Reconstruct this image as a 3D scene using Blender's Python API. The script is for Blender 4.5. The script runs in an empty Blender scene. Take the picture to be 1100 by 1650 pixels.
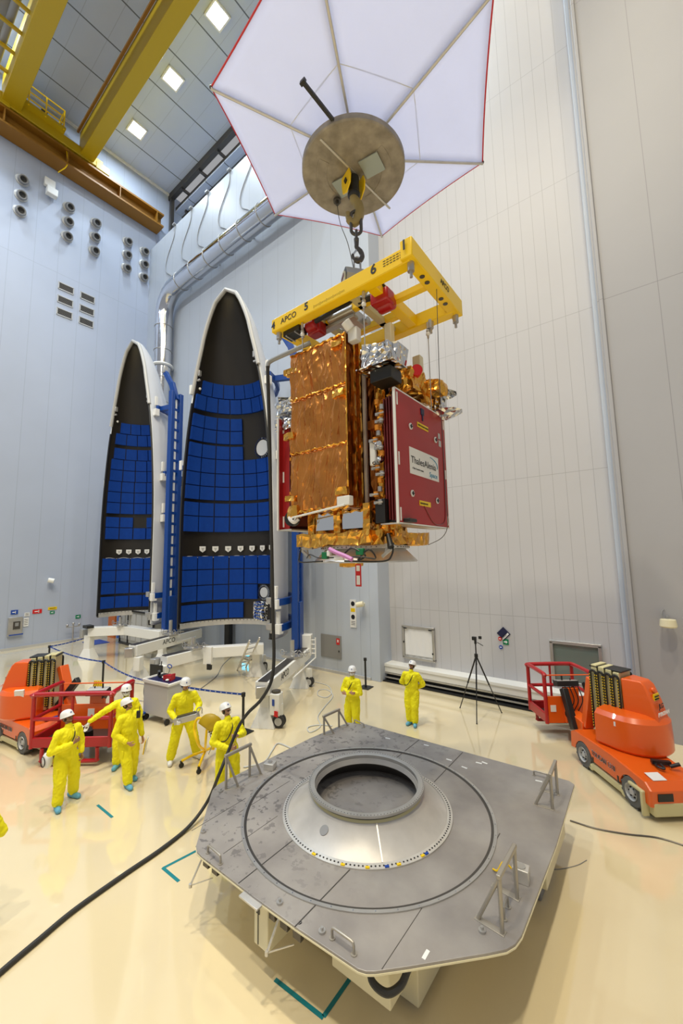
import bpy, bmesh, math, random
from mathutils import Vector, Matrix, noise
random.seed(7)
S = bpy.context.scene
COL = S.collection

# ------------------------------------------------------------------ camera
CAM_H = 4.5
FPX, CX, CY = 642.0, 550.0, 825.0
YAW, PITCH, ROLL = math.radians(38.0), math.radians(6.5), math.radians(1.05)
_f = Vector((-math.sin(YAW)*math.cos(PITCH), math.cos(YAW)*math.cos(PITCH), math.sin(PITCH)))
_r0 = Vector((math.cos(YAW), math.sin(YAW), 0)); _u0 = _r0.cross(_f)
_r = _r0*math.cos(ROLL) - _u0*math.sin(ROLL); _u = _u0*math.cos(ROLL) + _r0*math.sin(ROLL)
CAMP = Vector((0, 0, CAM_H))
def ray(x, y): return _f*FPX + _r*(x-CX) + _u*(CY-y)
def onz(x, y, z=0.0):
    d = ray(x, y); return CAMP + d*((z-CAM_H)/d.z)
def onx(x, y, X):
    d = ray(x, y); return CAMP + d*(X/d.x)
def ony(x, y, Y):
    d = ray(x, y); return CAMP + d*(Y/d.y)
def at(x, y, D):
    return CAMP + ray(x, y)*(D/FPX)
cam_d = bpy.data.cameras.new('camera'); cam = bpy.data.objects.new('camera', cam_d); COL.objects.link(cam)
cam_d.sensor_fit = 'VERTICAL'; cam_d.sensor_height = 36.0; cam_d.lens = FPX/1650*36.0
cam_d.clip_end = 300
m = Matrix((( _r.x, _u.x, -_f.x), (_r.y, _u.y, -_f.y), (_r.z, _u.z, -_f.z))).to_4x4()
m.translation = CAMP; cam.matrix_world = m
S.camera = cam
# ------------------------------------------------------------------ light and exposure
S.view_settings.view_transform = 'Standard'; S.view_settings.look = 'None'
S.view_settings.gamma = 1.0; S.view_settings.exposure = 0.0
S.view_settings.use_curve_mapping = False
w = bpy.data.worlds.new('world'); S.world = w; w.use_nodes = True
w.node_tree.nodes['Background'].inputs[0].default_value = (0.96, 0.97, 1.0, 1)
w.node_tree.nodes['Background'].inputs[1].default_value = 0.36
def area(name, loc, size, power, color, aim=None, sy=None):
    l = bpy.data.lights.new(name, 'AREA'); l.energy = power; l.color = color; l.size = size
    if sy: l.shape = 'RECTANGLE'; l.size_y = sy
    o = bpy.data.objects.new(name, l); COL.objects.link(o); o.location = loc
    d = (Vector(aim)-Vector(loc)) if aim else Vector((0, 0, -1))
    o.rotation_euler = d.to_track_quat('-Z', 'Y').to_euler()
    return o
COOL, WARM = (0.74, 0.87, 1.0), (1.0, 0.89, 0.68)
LAMPS = [(-24.1, 10.1, 450, COOL), (-19.7, 10.1, 450, COOL), (-15.37, 10.1, 450, COOL), (-6.7, 8.5, 900, COOL), (2.0, 8.5, 800, WARM),
         (-24.1, 1.6, 950, COOL), (-15.4, 1.6, 950, COOL), (-6.7, 1.6, 2400, WARM), (2.0, 1.6, 2400, WARM),
         (-24.1, -6.9, 950, COOL), (-15.4, -6.9, 950, COOL), (-6.7, -6.9, 2400, WARM), (2.0, -6.9, 2400, WARM)]
LAMP_XY = [(l[0], l[1]) for l in LAMPS]
for lx, ly, lp, lc in LAMPS:
    area('ceiling_floodlight_lamp', (lx, ly, 32.0), 0.8, lp, lc)

# ------------------------------------------------------------------ materials
M = {}
def mat(name, col, rough=0.5, metal=0.0, bump=0.0, bscale=20.0, var=0.0, vscale=3.0, spec=0.5, coat=0.0, emis=None, estr=0.0, det=4.0, bdist=0.02, alpha=None, trans=0.0, voro=False, stretch=(1, 1, 1)):
    m = bpy.data.materials.new(name); m.use_nodes = True
    nt = m.node_tree; N = nt.nodes; L = nt.links; b = N['Principled BSDF']
    b.inputs['Base Color'].default_value = (*col, 1); b.inputs['Roughness'].default_value = rough
    b.inputs['Metallic'].default_value = metal; b.inputs['Specular IOR Level'].default_value = spec
    b.inputs['Coat Weight'].default_value = coat
    b.inputs['Transmission Weight'].default_value = trans
    if emis: b.inputs['Emission Color'].default_value = (*emis, 1); b.inputs['Emission Strength'].default_value = estr
    tc = N.new('ShaderNodeTexCoord'); mp = N.new('ShaderNodeMapping'); mp.inputs['Scale'].default_value = stretch
    L.new(tc.outputs['Object'], mp.inputs[0])
    if var > 0:
        n = N.new('ShaderNodeTexNoise'); n.inputs['Scale'].default_value = vscale; n.inputs['Detail'].default_value = 5
        r = N.new('ShaderNodeMapRange'); r.inputs[3].default_value = 1-var; r.inputs[4].default_value = 1+var
        r.inputs[1].default_value = 0.3; r.inputs[2].default_value = 0.7
        mx = N.new('ShaderNodeMix'); mx.data_type = 'RGBA'; mx.blend_type = 'MULTIPLY'; mx.inputs[0].default_value = 1
        mx.inputs[6].default_value = (*col, 1); L.new(mp.outputs[0], n.inputs[0]); L.new(n.outputs[0], r.inputs[0])
        L.new(r.outputs[0], mx.inputs[7]); L.new(mx.outputs[2], b.inputs['Base Color'])
    if bump > 0:
        if voro:
            n = N.new('ShaderNodeTexVoronoi'); n.inputs['Scale'].default_value = bscale; n.feature = 'DISTANCE_TO_EDGE' if voro == 2 else 'F1'
        else:
            n = N.new('ShaderNodeTexNoise'); n.inputs['Scale'].default_value = bscale; n.inputs['Detail'].default_value = det
        bp = N.new('ShaderNodeBump'); bp.inputs['Strength'].default_value = bump; bp.inputs['Distance'].default_value = bdist
        L.new(mp.outputs[0], n.inputs[0]); L.new(n.outputs[0], bp.inputs['Height']); L.new(bp.outputs[0], b.inputs['Normal'])
    M[name] = m; return m
def panel_mat(name, col, axis, pitch, off, zlines=(), width=0.02, line=0.62, rough=0.45, axis2=None, pitch2=None, off2=0.0, thick=None, var=0.03):
    """clean-room wall panels: thin dark joints every `pitch` along one axis and at given heights"""
    m = mat(name, col, rough, spec=0.4); nt = m.node_tree; N = nt.nodes; L = nt.links; b = N['Principled BSDF']
    g = N.new('ShaderNodeNewGeometry'); s = N.new('ShaderNodeSeparateXYZ'); L.new(g.outputs['Position'], s.inputs[0])
    def mth(op, a, b_=None, c=None):
        n = N.new('ShaderNodeMath'); n.operation = op
        for i, v in enumerate((a, b_, c)):
            if v is None: continue
            if isinstance(v, (int, float)): n.inputs[i].default_value = v
            else: L.new(v, n.inputs[i])
        return n.outputs[0]
    def joint(ax, p, o, wd):
        v = mth('FRACT', mth('DIVIDE', mth('SUBTRACT', s.outputs[ax], o), p))
        return mth('LESS_THAN', v, wd/p)
    j = joint(axis, pitch, off, width)
    if axis2 is not None: j = mth('MAXIMUM', j, joint(axis2, pitch2, off2, width))
    if thick: j = mth('MAXIMUM', mth('MULTIPLY', j, 0.35), joint(*thick))
    for z in zlines:
        j = mth('MAXIMUM', j, mth('LESS_THAN', mth('ABSOLUTE', mth('SUBTRACT', s.outputs['Z'], z)), width*0.6))
    n = N.new('ShaderNodeTexNoise'); n.inputs['Scale'].default_value = 0.35; n.inputs['Detail'].default_value = 3
    L.new(g.outputs['Position'], n.inputs[0])
    r = N.new('ShaderNodeMapRange'); r.inputs[1].default_value = 0.3; r.inputs[2].default_value = 0.7; r.inputs[3].default_value = 1-var; r.inputs[4].default_value = 1+var
    L.new(n.outputs[0], r.inputs[0])
    k = mth('MULTIPLY', r.outputs[0], mth('SUBTRACT', 1.0, mth('MULTIPLY', j, 1-line)))
    mx = N.new('ShaderNodeMix'); mx.data_type = 'RGBA'; mx.blend_type = 'MULTIPLY'; mx.inputs[0].default_value = 1
    mx.inputs[6].default_value = (*col, 1); L.new(k, mx.inputs[7]); L.new(mx.outputs[2], b.inputs['Base Color'])
    return m
panel_mat('wall_left_mat', (0.42, 0.47, 0.58), 'Y', 1.165, 4.78, (21.9,), line=0.8)
panel_mat('wall_back_mat', (0.49, 0.54, 0.62), 'X', 1.135, -7.91, (), line=0.78)
panel_mat('door_mat', (0.54, 0.535, 0.55), 'X', 0.355, -0.87, (2.57, 6.9, 11.76, 16.28, 20.8, 25.2), line=0.72, width=0.013)
panel_mat('wall_right_mat', (0.38, 0.38, 0.40), 'X', 1.17, 0.615, (11.43, 21.0), line=0.7, width=0.015)
panel_mat('ceiling_mat', (0.50, 0.56, 0.68), 'Y', 1.3, 0.5, (), line=0.25, thick=('X', 2.19, -23.02, 0.07))
M['floor'] = mat('floor', (0.78, 0.665, 0.43), 0.10, spec=0.8, coat=1.0, var=0.03, vscale=0.5, bump=0.03, bscale=1.2, bdist=0.01)
mat('white_paint', (0.80, 0.80, 0.77), 0.35); mat('shell_white', (0.62, 0.64, 0.68), 0.4)
mat('cream_paint', (0.78, 0.72, 0.50), 0.4); mat('cream_metal', (0.62, 0.56, 0.30), 0.4)
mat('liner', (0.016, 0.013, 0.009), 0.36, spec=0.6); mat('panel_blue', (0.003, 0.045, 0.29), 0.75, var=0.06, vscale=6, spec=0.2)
mat('frame_blue', (0.004, 0.05, 0.27), 0.35); mat('steel', (0.50, 0.49, 0.47), 0.36, 0.7, var=0.1)
mat('dark_steel', (0.12, 0.11, 0.10), 0.4, 0.8); mat('chrome', (0.62, 0.64, 0.68), 0.12, 1.0, bump=0.10, bscale=3, bdist=0.05)
mat('alu', (0.66, 0.64, 0.60), 0.42, 0.65, var=0.08, vscale=4); mat('black', (0.012, 0.012, 0.012), 0.45)
mat('rubber', (0.03, 0.03, 0.03), 0.65); mat('tyre', (0.12, 0.12, 0.115), 0.8); mat('grey_plastic', (0.25, 0.25, 0.25), 0.5)
mat('orange', (0.78, 0.115, 0.008), 0.28, coat=0.3); mat('red', (0.42, 0.008, 0.012), 0.32, coat=0.2)
mat('red_board', (0.36, 0.014, 0.014), 0.38, spec=0.5); mat('red_dark', (0.16, 0.012, 0.01), 0.3, coat=0.4)
mat('crane_yellow', (0.50, 0.335, 0.003), 0.45); mat('rail_brown', (0.26, 0.115, 0.008), 0.5)
mat('yellow', (0.95, 0.62, 0.002), 0.35); mat('suit', (0.92, 0.84, 0.015), 0.65, spec=0.25, bump=0.35, bscale=9, bdist=0.02)
mat('skin', (0.50, 0.27, 0.17), 0.5); mat('skin_tan', (0.33, 0.17, 0.10), 0.5); mat('skin_dark', (0.12, 0.06, 0.035), 0.5)
mat('helmet', (0.85, 0.85, 0.84), 0.3); mat('shoe_blue', (0.14, 0.42, 0.62), 0.7, bump=0.5, bscale=25); mat('white_cloth', (0.8, 0.8, 0.8), 0.8)
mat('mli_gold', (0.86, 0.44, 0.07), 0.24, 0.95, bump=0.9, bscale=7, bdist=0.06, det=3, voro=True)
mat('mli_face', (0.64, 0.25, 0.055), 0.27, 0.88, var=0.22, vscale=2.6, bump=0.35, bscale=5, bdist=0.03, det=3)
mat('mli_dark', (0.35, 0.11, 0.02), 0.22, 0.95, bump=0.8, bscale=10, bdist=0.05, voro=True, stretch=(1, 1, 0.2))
mat('mli_silver', (0.75, 0.75, 0.74), 0.14, 1.0, bump=1.0, bscale=9, bdist=0.08, voro=True)
mat('rail_alu', (0.40, 0.37, 0.32), 0.4, 0.5); mat('mirror', (0.8, 0.83, 0.85), 0.05, 1.0, bump=0.05, bscale=3)
mat('tape', (0.0, 0.20, 0.24), 0.5); mat('glass', (0.16, 0.20, 0.18), 0.08, spec=0.8); mat('glass_white', (0.62, 0.62, 0.6), 0.3)
mat('sign_white', (0.8, 0.8, 0.78), 0.4); mat('sign_yellow', (0.85, 0.58, 0.0), 0.4); mat('sign_blue', (0.01, 0.06, 0.35), 0.4)
mat('sign_green', (0.0, 0.20, 0.08), 0.4); mat('sign_red', (0.6, 0.01, 0.01), 0.4); mat('text_black', (0.01, 0.01, 0.012), 0.5)
mat('text_white', (0.85, 0.85, 0.85), 0.5); mat('text_cyan', (0.0, 0.25, 0.45), 0.5); mat('navy', (0.01, 0.012, 0.06), 0.4)
mat('umbrella', (0.70, 0.73, 0.81), 0.5, var=0.03, vscale=2, bump=0.05, bscale=6)
mat('disc', (0.31, 0.275, 0.225), 0.55, 0.2, var=0.30, vscale=4.5, bump=0.1, bscale=8)
mat('zinc', (0.42, 0.47, 0.44), 0.4, 0.5); mat('hook', (0.34, 0.26, 0.10), 0.5, 0.2); mat('belt_blue', (0.0, 0.05, 0.35), 0.5)
mat('lamp_glow', (1, 1, 1), 0.5, emis=(0.92, 0.96, 1.0), estr=9.0); mat('hull_grey', (0.48, 0.48, 0.47), 0.4); mat('container', (0.36, 0.36, 0.34), 0.5)
mat('blue_curtain', (0.10, 0.22, 0.62), 0.5); mat('orange_curtain', (0.62, 0.16, 0.03), 0.5); mat('pink', (0.62, 0.25, 0.58), 0.5)
mat('green', (0.0, 0.16, 0.05), 0.5); mat('hair', (0.02, 0.014, 0.01), 0.7); mat('screen_glow', (0.0, 0.2, 0.4), 0.3, emis=(0.1, 0.75, 1.0), estr=1.6)
mat('grey_cable', (0.30, 0.31, 0.32), 0.5); mat('amber', (0.80, 0.30, 0.03), 0.3, 0.3); mat('lip', (0.35, 0.1, 0.08), 0.5); mat('hose_light', (0.55, 0.56, 0.55), 0.5)
def umb_mat():
    m = M['umbrella']; nt = m.node_tree; N = nt.nodes; L = nt.links; b = N['Principled BSDF']; o = N['Material Output']
    tr = N.new('ShaderNodeBsdfTranslucent'); tr.inputs[0].default_value = (0.77, 0.81, 0.99, 1); mx = N.new('ShaderNodeMixShader'); mx.inputs[0].default_value = 0.5
    L.new(b.outputs[0], mx.inputs[1]); L.new(tr.outputs[0], mx.inputs[2]); L.new(mx.outputs[0], o.inputs[0])
umb_mat()
def plate_mat():
    m = mat('deck', (0.235, 0.222, 0.21), 0.40, 0.25, bump=0.06, bscale=30); nt = m.node_tree; N = nt.nodes; L = nt.links; b = N['Principled BSDF']
    tc = N.new('ShaderNodeTexCoord'); base = None
    n1 = N.new('ShaderNodeTexNoise'); n1.inputs['Scale'].default_value = 1.3; n1.inputs['Detail'].default_value = 6; L.new(tc.outputs['Object'], n1.inputs[0])
    c1 = N.new('ShaderNodeValToRGB'); c1.color_ramp.elements[0].position = 0.35; c1.color_ramp.elements[0].color = (0.27, 0.25, 0.238, 1)
    c1.color_ramp.elements[1].position = 0.65; c1.color_ramp.elements[1].color = (0.39, 0.365, 0.34, 1); L.new(n1.outputs[0], c1.inputs[0])
    n2 = N.new('ShaderNodeTexNoise'); n2.inputs['Scale'].default_value = 8.5; n2.inputs['Detail'].default_value = 3; n2.inputs['Roughness'].default_value = 0.6; L.new(tc.outputs['Object'], n2.inputs[0])
    c2 = N.new('ShaderNodeValToRGB'); c2.color_ramp.elements[0].position = 0.58; c2.color_ramp.elements[0].color = (0, 0, 0, 1); c2.color_ramp.elements[1].position = 0.61; c2.color_ramp.elements[1].color = (1, 1, 1, 1); L.new(n2.outputs[0], c2.inputs[0])
    # stains gather on the left half of the deck
    sx = N.new('ShaderNodeSeparateXYZ'); L.new(tc.outputs['Object'], sx.inputs[0])
    mr = N.new('ShaderNodeMapRange'); mr.inputs[1].default_value = 0.9; mr.inputs[2].default_value = -1.2; mr.inputs[3].default_value = 0.0; mr.inputs[4].default_value = 0.75; L.new(sx.outputs[0], mr.inputs[0])
    mu = N.new('ShaderNodeMath'); mu.operation = 'MULTIPLY'; L.new(c2.outputs[0], mu.inputs[0]); L.new(mr.outputs[0], mu.inputs[1])
    mx = N.new('ShaderNodeMix'); mx.data_type = 'RGBA'; L.new(mu.outputs[0], mx.inputs[0]); L.new(c1.outputs[0], mx.inputs[6]); mx.inputs[7].default_value = (0.15, 0.14, 0.138, 1)
    L.new(mx.outputs[2], b.inputs['Base Color'])
plate_mat()
def cone_mat():
    m = mat('cone', (0.62, 0.585, 0.53), 0.38, 0.2, bump=0.03, bscale=20); nt = m.node_tree; N = nt.nodes; L = nt.links; b = N['Principled BSDF']
    tc = N.new('ShaderNodeTexCoord'); n1 = N.new('ShaderNodeTexNoise'); n1.inputs['Scale'].default_value = 2.5; n1.inputs['Detail'].default_value = 7; L.new(tc.outputs['Object'], n1.inputs[0])
    c = N.new('ShaderNodeValToRGB'); c.color_ramp.elements[0].position = 0.3; c.color_ramp.elements[0].color = (0.46, 0.44, 0.41, 1); c.color_ramp.elements[1].position = 0.6; c.color_ramp.elements[1].color = (0.56, 0.535, 0.50, 1)
    L.new(n1.outputs[0], c.inputs[0]); L.new(c.outputs[0], b.inputs['Base Color'])
cone_mat()

# ------------------------------------------------------------------ mesh helpers
SCR = bpy.data.scenes.new('workbench')      # a scratch scene, removed at the end
def evaluated(o):
    SCR.collection.objects.link(o)
    with bpy.context.temp_override(scene=SCR, view_layer=SCR.view_layers[0]): dg = bpy.context.evaluated_depsgraph_get()
    dg.update(); me = bpy.data.meshes.new_from_object(o.evaluated_get(dg)); SCR.collection.objects.unlink(o); return me
class MB:
    def __init__(s): s.v = []; s.f = []
    def add(s, vs, fs):
        o = len(s.v); s.v += [Vector(v) for v in vs]; s.f += [tuple(i+o for i in f) for f in fs]; return s
    def box(s, c, d, rz=0.0, R=None):
        x, y, z = d[0]/2, d[1]/2, d[2]/2
        vs = [Vector((a, b, e)) for a in (-x, x) for b in (-y, y) for e in (-z, z)]
        if R is None: R = Matrix.Rotation(rz, 3, 'Z')
        vs = [R @ v + Vector(c) for v in vs]
        return s.add(vs, [(0, 1, 3, 2), (4, 6, 7, 5), (0, 4, 5, 1), (2, 3, 7, 6), (0, 2, 6, 4), (1, 5, 7, 3)])
    def bar(s, p0, p1, w, h, up=(0, 0, 1)):
        p0, p1 = Vector(p0), Vector(p1); a = (p1-p0); L_ = a.length
        if L_ < 1e-6: return s
        a.normalize(); u = Vector(up); side = a.cross(u)
        if side.length < 1e-3: side = a.cross(Vector((0, 1, 0)))
        side.normalize(); u = side.cross(a)
        R = Matrix((a, side, u)).transposed()
        return s.box((p0+p1)/2, (L_, w, h), R=R)
    def cyl(s, p0, p1, r0, r1=None, n=16, caps=True):
        if r1 is None: r1 = r0
        p0, p1 = Vector(p0), Vector(p1); a = (p1-p0).normalized()
        u = a.orthogonal().normalized(); v = a.cross(u); vs = []; fs = []
        for p, r in ((p0, r0), (p1, r1)):
            for i in range(n):
                t = 2*math.pi*i/n; vs.append(p + (u*math.cos(t)+v*math.sin(t))*r)
        for i in range(n):
            j = (i+1) % n; fs.append((i, j, n+j, n+i))
        if caps: fs += [tuple(range(n))[::-1], tuple(range(n, 2*n))]
        return s.add(vs, fs)
    def tube(s, pts, r, n=8, closed=False, caps=True):
        pts = [Vector(p) for p in pts]; k = len(pts); vs = []; fs = []; u = None
        for i, p in enumerate(pts):
            if closed: a = pts[(i+1) % k]-pts[i-1]
            else: a = pts[min(i+1, k-1)]-pts[max(i-1, 0)]
            a.normalize()
            if u is None: u = a.orthogonal().normalized()
            u = (u-a*u.dot(a)); u = u.normalized() if u.length > 1e-5 else a.orthogonal().normalized()
            v = a.cross(u); rr = r[i] if isinstance(r, (list, tuple)) else r
            for q in range(n):
                t = 2*math.pi*q/n; vs.append(p+(u*math.cos(t)+v*math.sin(t))*rr)
        for i in range(k if closed else k-1):
            j = (i+1) % k
            for q in range(n):
                w_ = (q+1) % n; fs.append((i*n+q, i*n+w_, j*n+w_, j*n+q))
        if caps and not closed: fs += [tuple(range(n))[::-1], tuple(range((k-1)*n, k*n))]
        return s.add(vs, fs)
    def prism(s, poly, z0, z1):
        n = len(poly); vs = [(p[0], p[1], z0) for p in poly]+[(p[0], p[1], z1) for p in poly]
        return s.add(vs, [tuple(range(n))[::-1], tuple(range(n, 2*n))]+[(i, (i+1) % n, n+(i+1) % n, n+i) for i in range(n)])
    def extr(s, poly, vec):
        n = len(poly); p = [Vector(q) for q in poly]; vec = Vector(vec)
        return s.add(p+[q+vec for q in p], [tuple(range(n))[::-1], tuple(range(n, 2*n))]+[(i, (i+1) % n, n+(i+1) % n, n+i) for i in range(n)])
    def lathe(s, prof, c=(0, 0, 0), n=48, a0=0.0, a1=2*math.pi, axis=None):
        full = abs(a1-a0-2*math.pi) < 1e-6; m_ = n if full else n+1; vs = []; fs = []; k = len(prof)
        for i in range(m_):
            t = a0+(a1-a0)*i/n
            for r, z in prof: vs.append(Vector((r*math.cos(t), r*math.sin(t), z)))
        for i in range(n):
            j = (i+1) % m_
            for q in range(k-1): fs.append((i*k+q, j*k+q, j*k+q+1, i*k+q+1))
        if axis is not None:
            R = Vector((0, 0, 1)).rotation_difference(Vector(axis)).to_matrix(); vs = [R @ v for v in vs]
        vs = [v+Vector(c) for v in vs]; return s.add(vs, fs)
    def sph(s, c, r, nu=16, nv=10, R=None):
        if isinstance(r, (int, float)): r = (r, r, r)
        vs = []; fs = []
        for j in range(nv+1):
            ph = math.pi*j/nv
            for i in range(nu):
                t = 2*math.pi*i/nu; v = Vector((r[0]*math.sin(ph)*math.cos(t), r[1]*math.sin(ph)*math.sin(t), r[2]*math.cos(ph)))
                vs.append((R @ v if R else v)+Vector(c))
        for j in range(nv):
            for i in range(nu):
                k = (i+1) % nu; fs.append((j*nu+i, j*nu+k, (j+1)*nu+k, (j+1)*nu+i))
        return s.add(vs, fs)
    def cap(s, p0, p1, r0, r1=None, n=10):
        if r1 is None: r1 = r0
        p0, p1 = Vector(p0), Vector(p1); d = p1-p0; a = d.normalized() if d.length > 1e-6 else Vector((0, 0, 1))
        pts = []; rs = []
        for q in (80, 55, 25): t = math.radians(q); pts.append(p0-a*r0*math.sin(t)); rs.append(r0*math.cos(t))
        pts += [p0, p1]; rs += [r0, r1]
        for q in (25, 55, 80): t = math.radians(q); pts.append(p1+a*r1*math.sin(t)); rs.append(r1*math.cos(t))
        return s.tube(pts, rs, n)
    def grid(s, P, nu, nv):
        """P(i,j)->point"""
        vs = [P(i, j) for j in range(nv+1) for i in range(nu+1)]
        return s.add(vs, [(j*(nu+1)+i, j*(nu+1)+i+1, (j+1)*(nu+1)+i+1, (j+1)*(nu+1)+i) for j in range(nv) for i in range(nu)])
    def split(s, name, m, parent=None, **k):
        """one object for each connected piece"""
        par = list(range(len(s.v)))
        def find(i):
            while par[i] != i: par[i] = par[par[i]]; i = par[i]
            return i
        for f in s.f:
            for i in f[1:]: par[find(i)] = find(f[0])
        comp = {}
        for f in s.f: comp.setdefault(find(f[0]), []).append(f)
        for fs in comp.values():
            ids = sorted({i for f in fs for i in f}); mp = {i: q for q, i in enumerate(ids)}; b = MB(); b.v = [s.v[i] for i in ids]; b.f = [tuple(mp[i] for i in f) for f in fs]; o = b.build(name, m, parent, **k)
        return o
    def build(s, name, m, parent=None, bev=0.0, smooth=True, w=False, remesh=0.0, seg=2, ang=35, kind=None, label=None):
        off = Vector((0, 0, 0))
        if w and parent is not None:
            p = parent
            while p is not None: off += p.location; p = p.parent
        me = bpy.data.meshes.new(name); me.from_pydata([v-off for v in s.v], [], s.f); me.update()
        bm = bmesh.new(); bm.from_mesh(me); bmesh.ops.recalc_face_normals(bm, faces=bm.faces); bm.to_mesh(me); bm.free()
        o = bpy.data.objects.new(name, me); COL.objects.link(o)
        me.materials.append(M[m] if isinstance(m, str) else m)
        if remesh:
            r = o.modifiers.new('r', 'REMESH'); r.mode = 'VOXEL'; r.voxel_size = remesh; r.use_smooth_shade = True
            sm = o.modifiers.new('s', 'SMOOTH'); sm.factor = 0.5; sm.iterations = 3
            me2 = evaluated(o); o.modifiers.clear(); o.data = me2; me = me2
            if not me.materials: me.materials.append(M[m])
        if smooth:
            for p in me.polygons: p.use_smooth = True
            if not remesh: me.set_sharp_from_angle(angle=math.radians(ang))
        if bev:
            b = o.modifiers.new('bevel', 'BEVEL'); b.width = bev; b.segments = seg; b.limit_method = 'ANGLE'; b.angle_limit = math.radians(40)
        if parent is not None: o.parent = parent
        if kind: o['kind'] = kind
        if label: o['label'] = label
        return o
def thing(name, label, cat, loc=(0, 0, 0), rz=0.0, group=None):
    o = bpy.data.objects.new(name, None); COL.objects.link(o); o.location = loc; o.rotation_euler = (0, 0, rz)
    o.empty_display_size = 0.1; o['label'] = label; o['category'] = cat
    if group: o['group'] = group
    return o
def tag(o, label, cat, group=None):
    o['label'] = label; o['category'] = cat
    if group: o['group'] = group
    return o
def struct(o): o['kind'] = 'structure'; return o
def dup(root, loc, rz, label, group=None):
    r = root.copy(); COL.objects.link(r); r.location = loc; r.rotation_euler = (0, 0, rz); r['label'] = label
    if group: r['group'] = group
    for ch in list(root.children):
        c = ch.copy(); COL.objects.link(c); c.parent = r
        for g in list(ch.children):
            d = g.copy(); COL.objects.link(d); d.parent = c
    return r
_tc = {}
def text(name, s, pos, right, up, size, m, parent=None, w=True, ext=0.002, xs=1.0, align='LEFT', bold=0.0, label=None):
    """lettering as a mesh: pos = lower left corner of the line"""
    cu = bpy.data.curves.new('t', 'FONT'); cu.body = s; cu.size = size; cu.extrude = ext; cu.offset = bold; cu.align_x = align
    o = bpy.data.objects.new('t', cu); me = evaluated(o); bpy.data.objects.remove(o)
    X = Vector(right).normalized(); Y = Vector(up).normalized(); Z = X.cross(Y)
    mb = MB(); mb.add([Vector(pos)+X*v.co.x*xs+Y*v.co.y+Z*v.co.z for v in me.vertices], [tuple(p.vertices) for p in me.polygons])
    return mb.build(name, m, parent, smooth=False, w=w, label=label)
def arc(c, r, a0, a1, n, z=None, u=(1, 0, 0), v=(0, 1, 0)):
    c, u, v = Vector(c), Vector(u), Vector(v)
    return [c+u*r*math.cos(a0+(a1-a0)*i/n)+v*r*math.sin(a0+(a1-a0)*i/n) for i in range(n+1)]
def crom(pts, n=8):
    P = [Vector(p) for p in pts]; P = [P[0]*2-P[1]]+P+[P[-1]*2-P[-2]]; out = []
    for i in range(1, len(P)-2):
        for k in range(n):
            t = k/n; a, b, c, d = P[i-1], P[i], P[i+1], P[i+2]
            out.append(0.5*((2*b)+(c-a)*t+(2*a-5*b+4*c-d)*t*t+(3*b-a-3*c+d)*t**3))
    return out+[P[-2]]
PI = math.pi
# ================================================================== SETTING
struct(MB().box((-8, 6, -0.1), (46, 44, 0.2)).build('floor', 'floor', smooth=False))
struct(MB().box((-27.15, -0.6, 14.0), (0.3, 27.2, 28.0)).add([], []).build('wall_left', 'wall_left_mat', smooth=False))
struct(MB().box((-27.15, 6.0, 30.2), (0.3, 40.0, 4.4)).build('wall_left_upper', 'wall_left_mat', smooth=False))
struct(MB().box((-17.95, 12.75, 13.45), (18.7, 0.3, 26.9)).build('wall_back', 'wall_back_mat', smooth=False))
struct(MB().box((-8.4, 13.05, 16.15), (0.4, 0.9, 32.3)).build('wall_back_jamb', 'wall_back_mat', smooth=False, bev=0.01))
struct(MB().box((-4.5, 13.5, 16.35), (8.0, 0.2, 31.7)).build('door_1', 'door_mat', smooth=False))
struct(MB().box((6.65, 12.85, 16.15), (14.7, 0.5, 32.3)).build('wall_right', 'wall_right_mat', smooth=False))
struct(MB().box((-0.73, 13.2, 16.15), (0.22, 0.5, 32.3)).build('trim_door_side', 'wall_back_mat', smooth=False, bev=0.02))
struct(MB().box((-0.60, 12.6, 16.15), (0.10, 0.12, 32.3)).build('trim_corner', 'wall_right_mat', smooth=False, bev=0.02))
struct(MB().box((-6.4, 0.5, 32.45), (41.2, 27.0, 0.3)).build('ceiling', 'ceiling_mat', smooth=False))
struct(MB().box((-6.4, 19.6, 31.35), (41.2, 10.4, 0.2)).build('ceiling_far_bay', 'ceiling_mat', smooth=False))
struct(MB().box((-6.4, 19.0, 26.7), (41.2, 12.0, 0.2)).build('light_blocker_far_bay', 'wall_back_mat', smooth=False))  # unseen slab, added to keep world light from entering the far bay below
struct(MB().box((-12, 24.5, 29.5), (30, 0.2, 4.5)).build('wall_far_bay', 'wall_back_mat', smooth=False))
# dark beam where the two ceilings meet
b = MB().box((-6.4, 13.95, 32.05), (41.2, 0.30, 0.5)).box((-6.4, 14.45, 31.5), (41.2, 0.10, 0.25)).box((-26.7, 13.95, 29.4), (0.25, 0.25, 4.8))
for x in (-25.25, -23.02, -20.85, -18.7, -16.5, -14.3, -12.1): b.box((x, 14.2, 31.75), (0.12, 0.7, 0.2))
struct(b.build('trim_beam', 'dark_steel', smooth=False))
struct(MB().box((-6.4, 15.0, 31.15), (41.2, 0.12, 0.16)).box((-26.2, 19.5, 31.15), (0.16, 9.5, 0.16)).build('trim_far_bay', 'dark_steel', smooth=False))
struct(MB().box((-26.95, -0.3, 32.22), (0.14, 28.2, 0.14)).build('trim_ceiling', 'white_paint', smooth=False))
struct(MB().box((-26.97, -0.5, 0.06), (0.08, 26.6, 0.12)).box((-17.8, 12.57, 0.05), (18.4, 0.06, 0.1)).build('baseboard_back', 'hull_grey', smooth=False))
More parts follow.
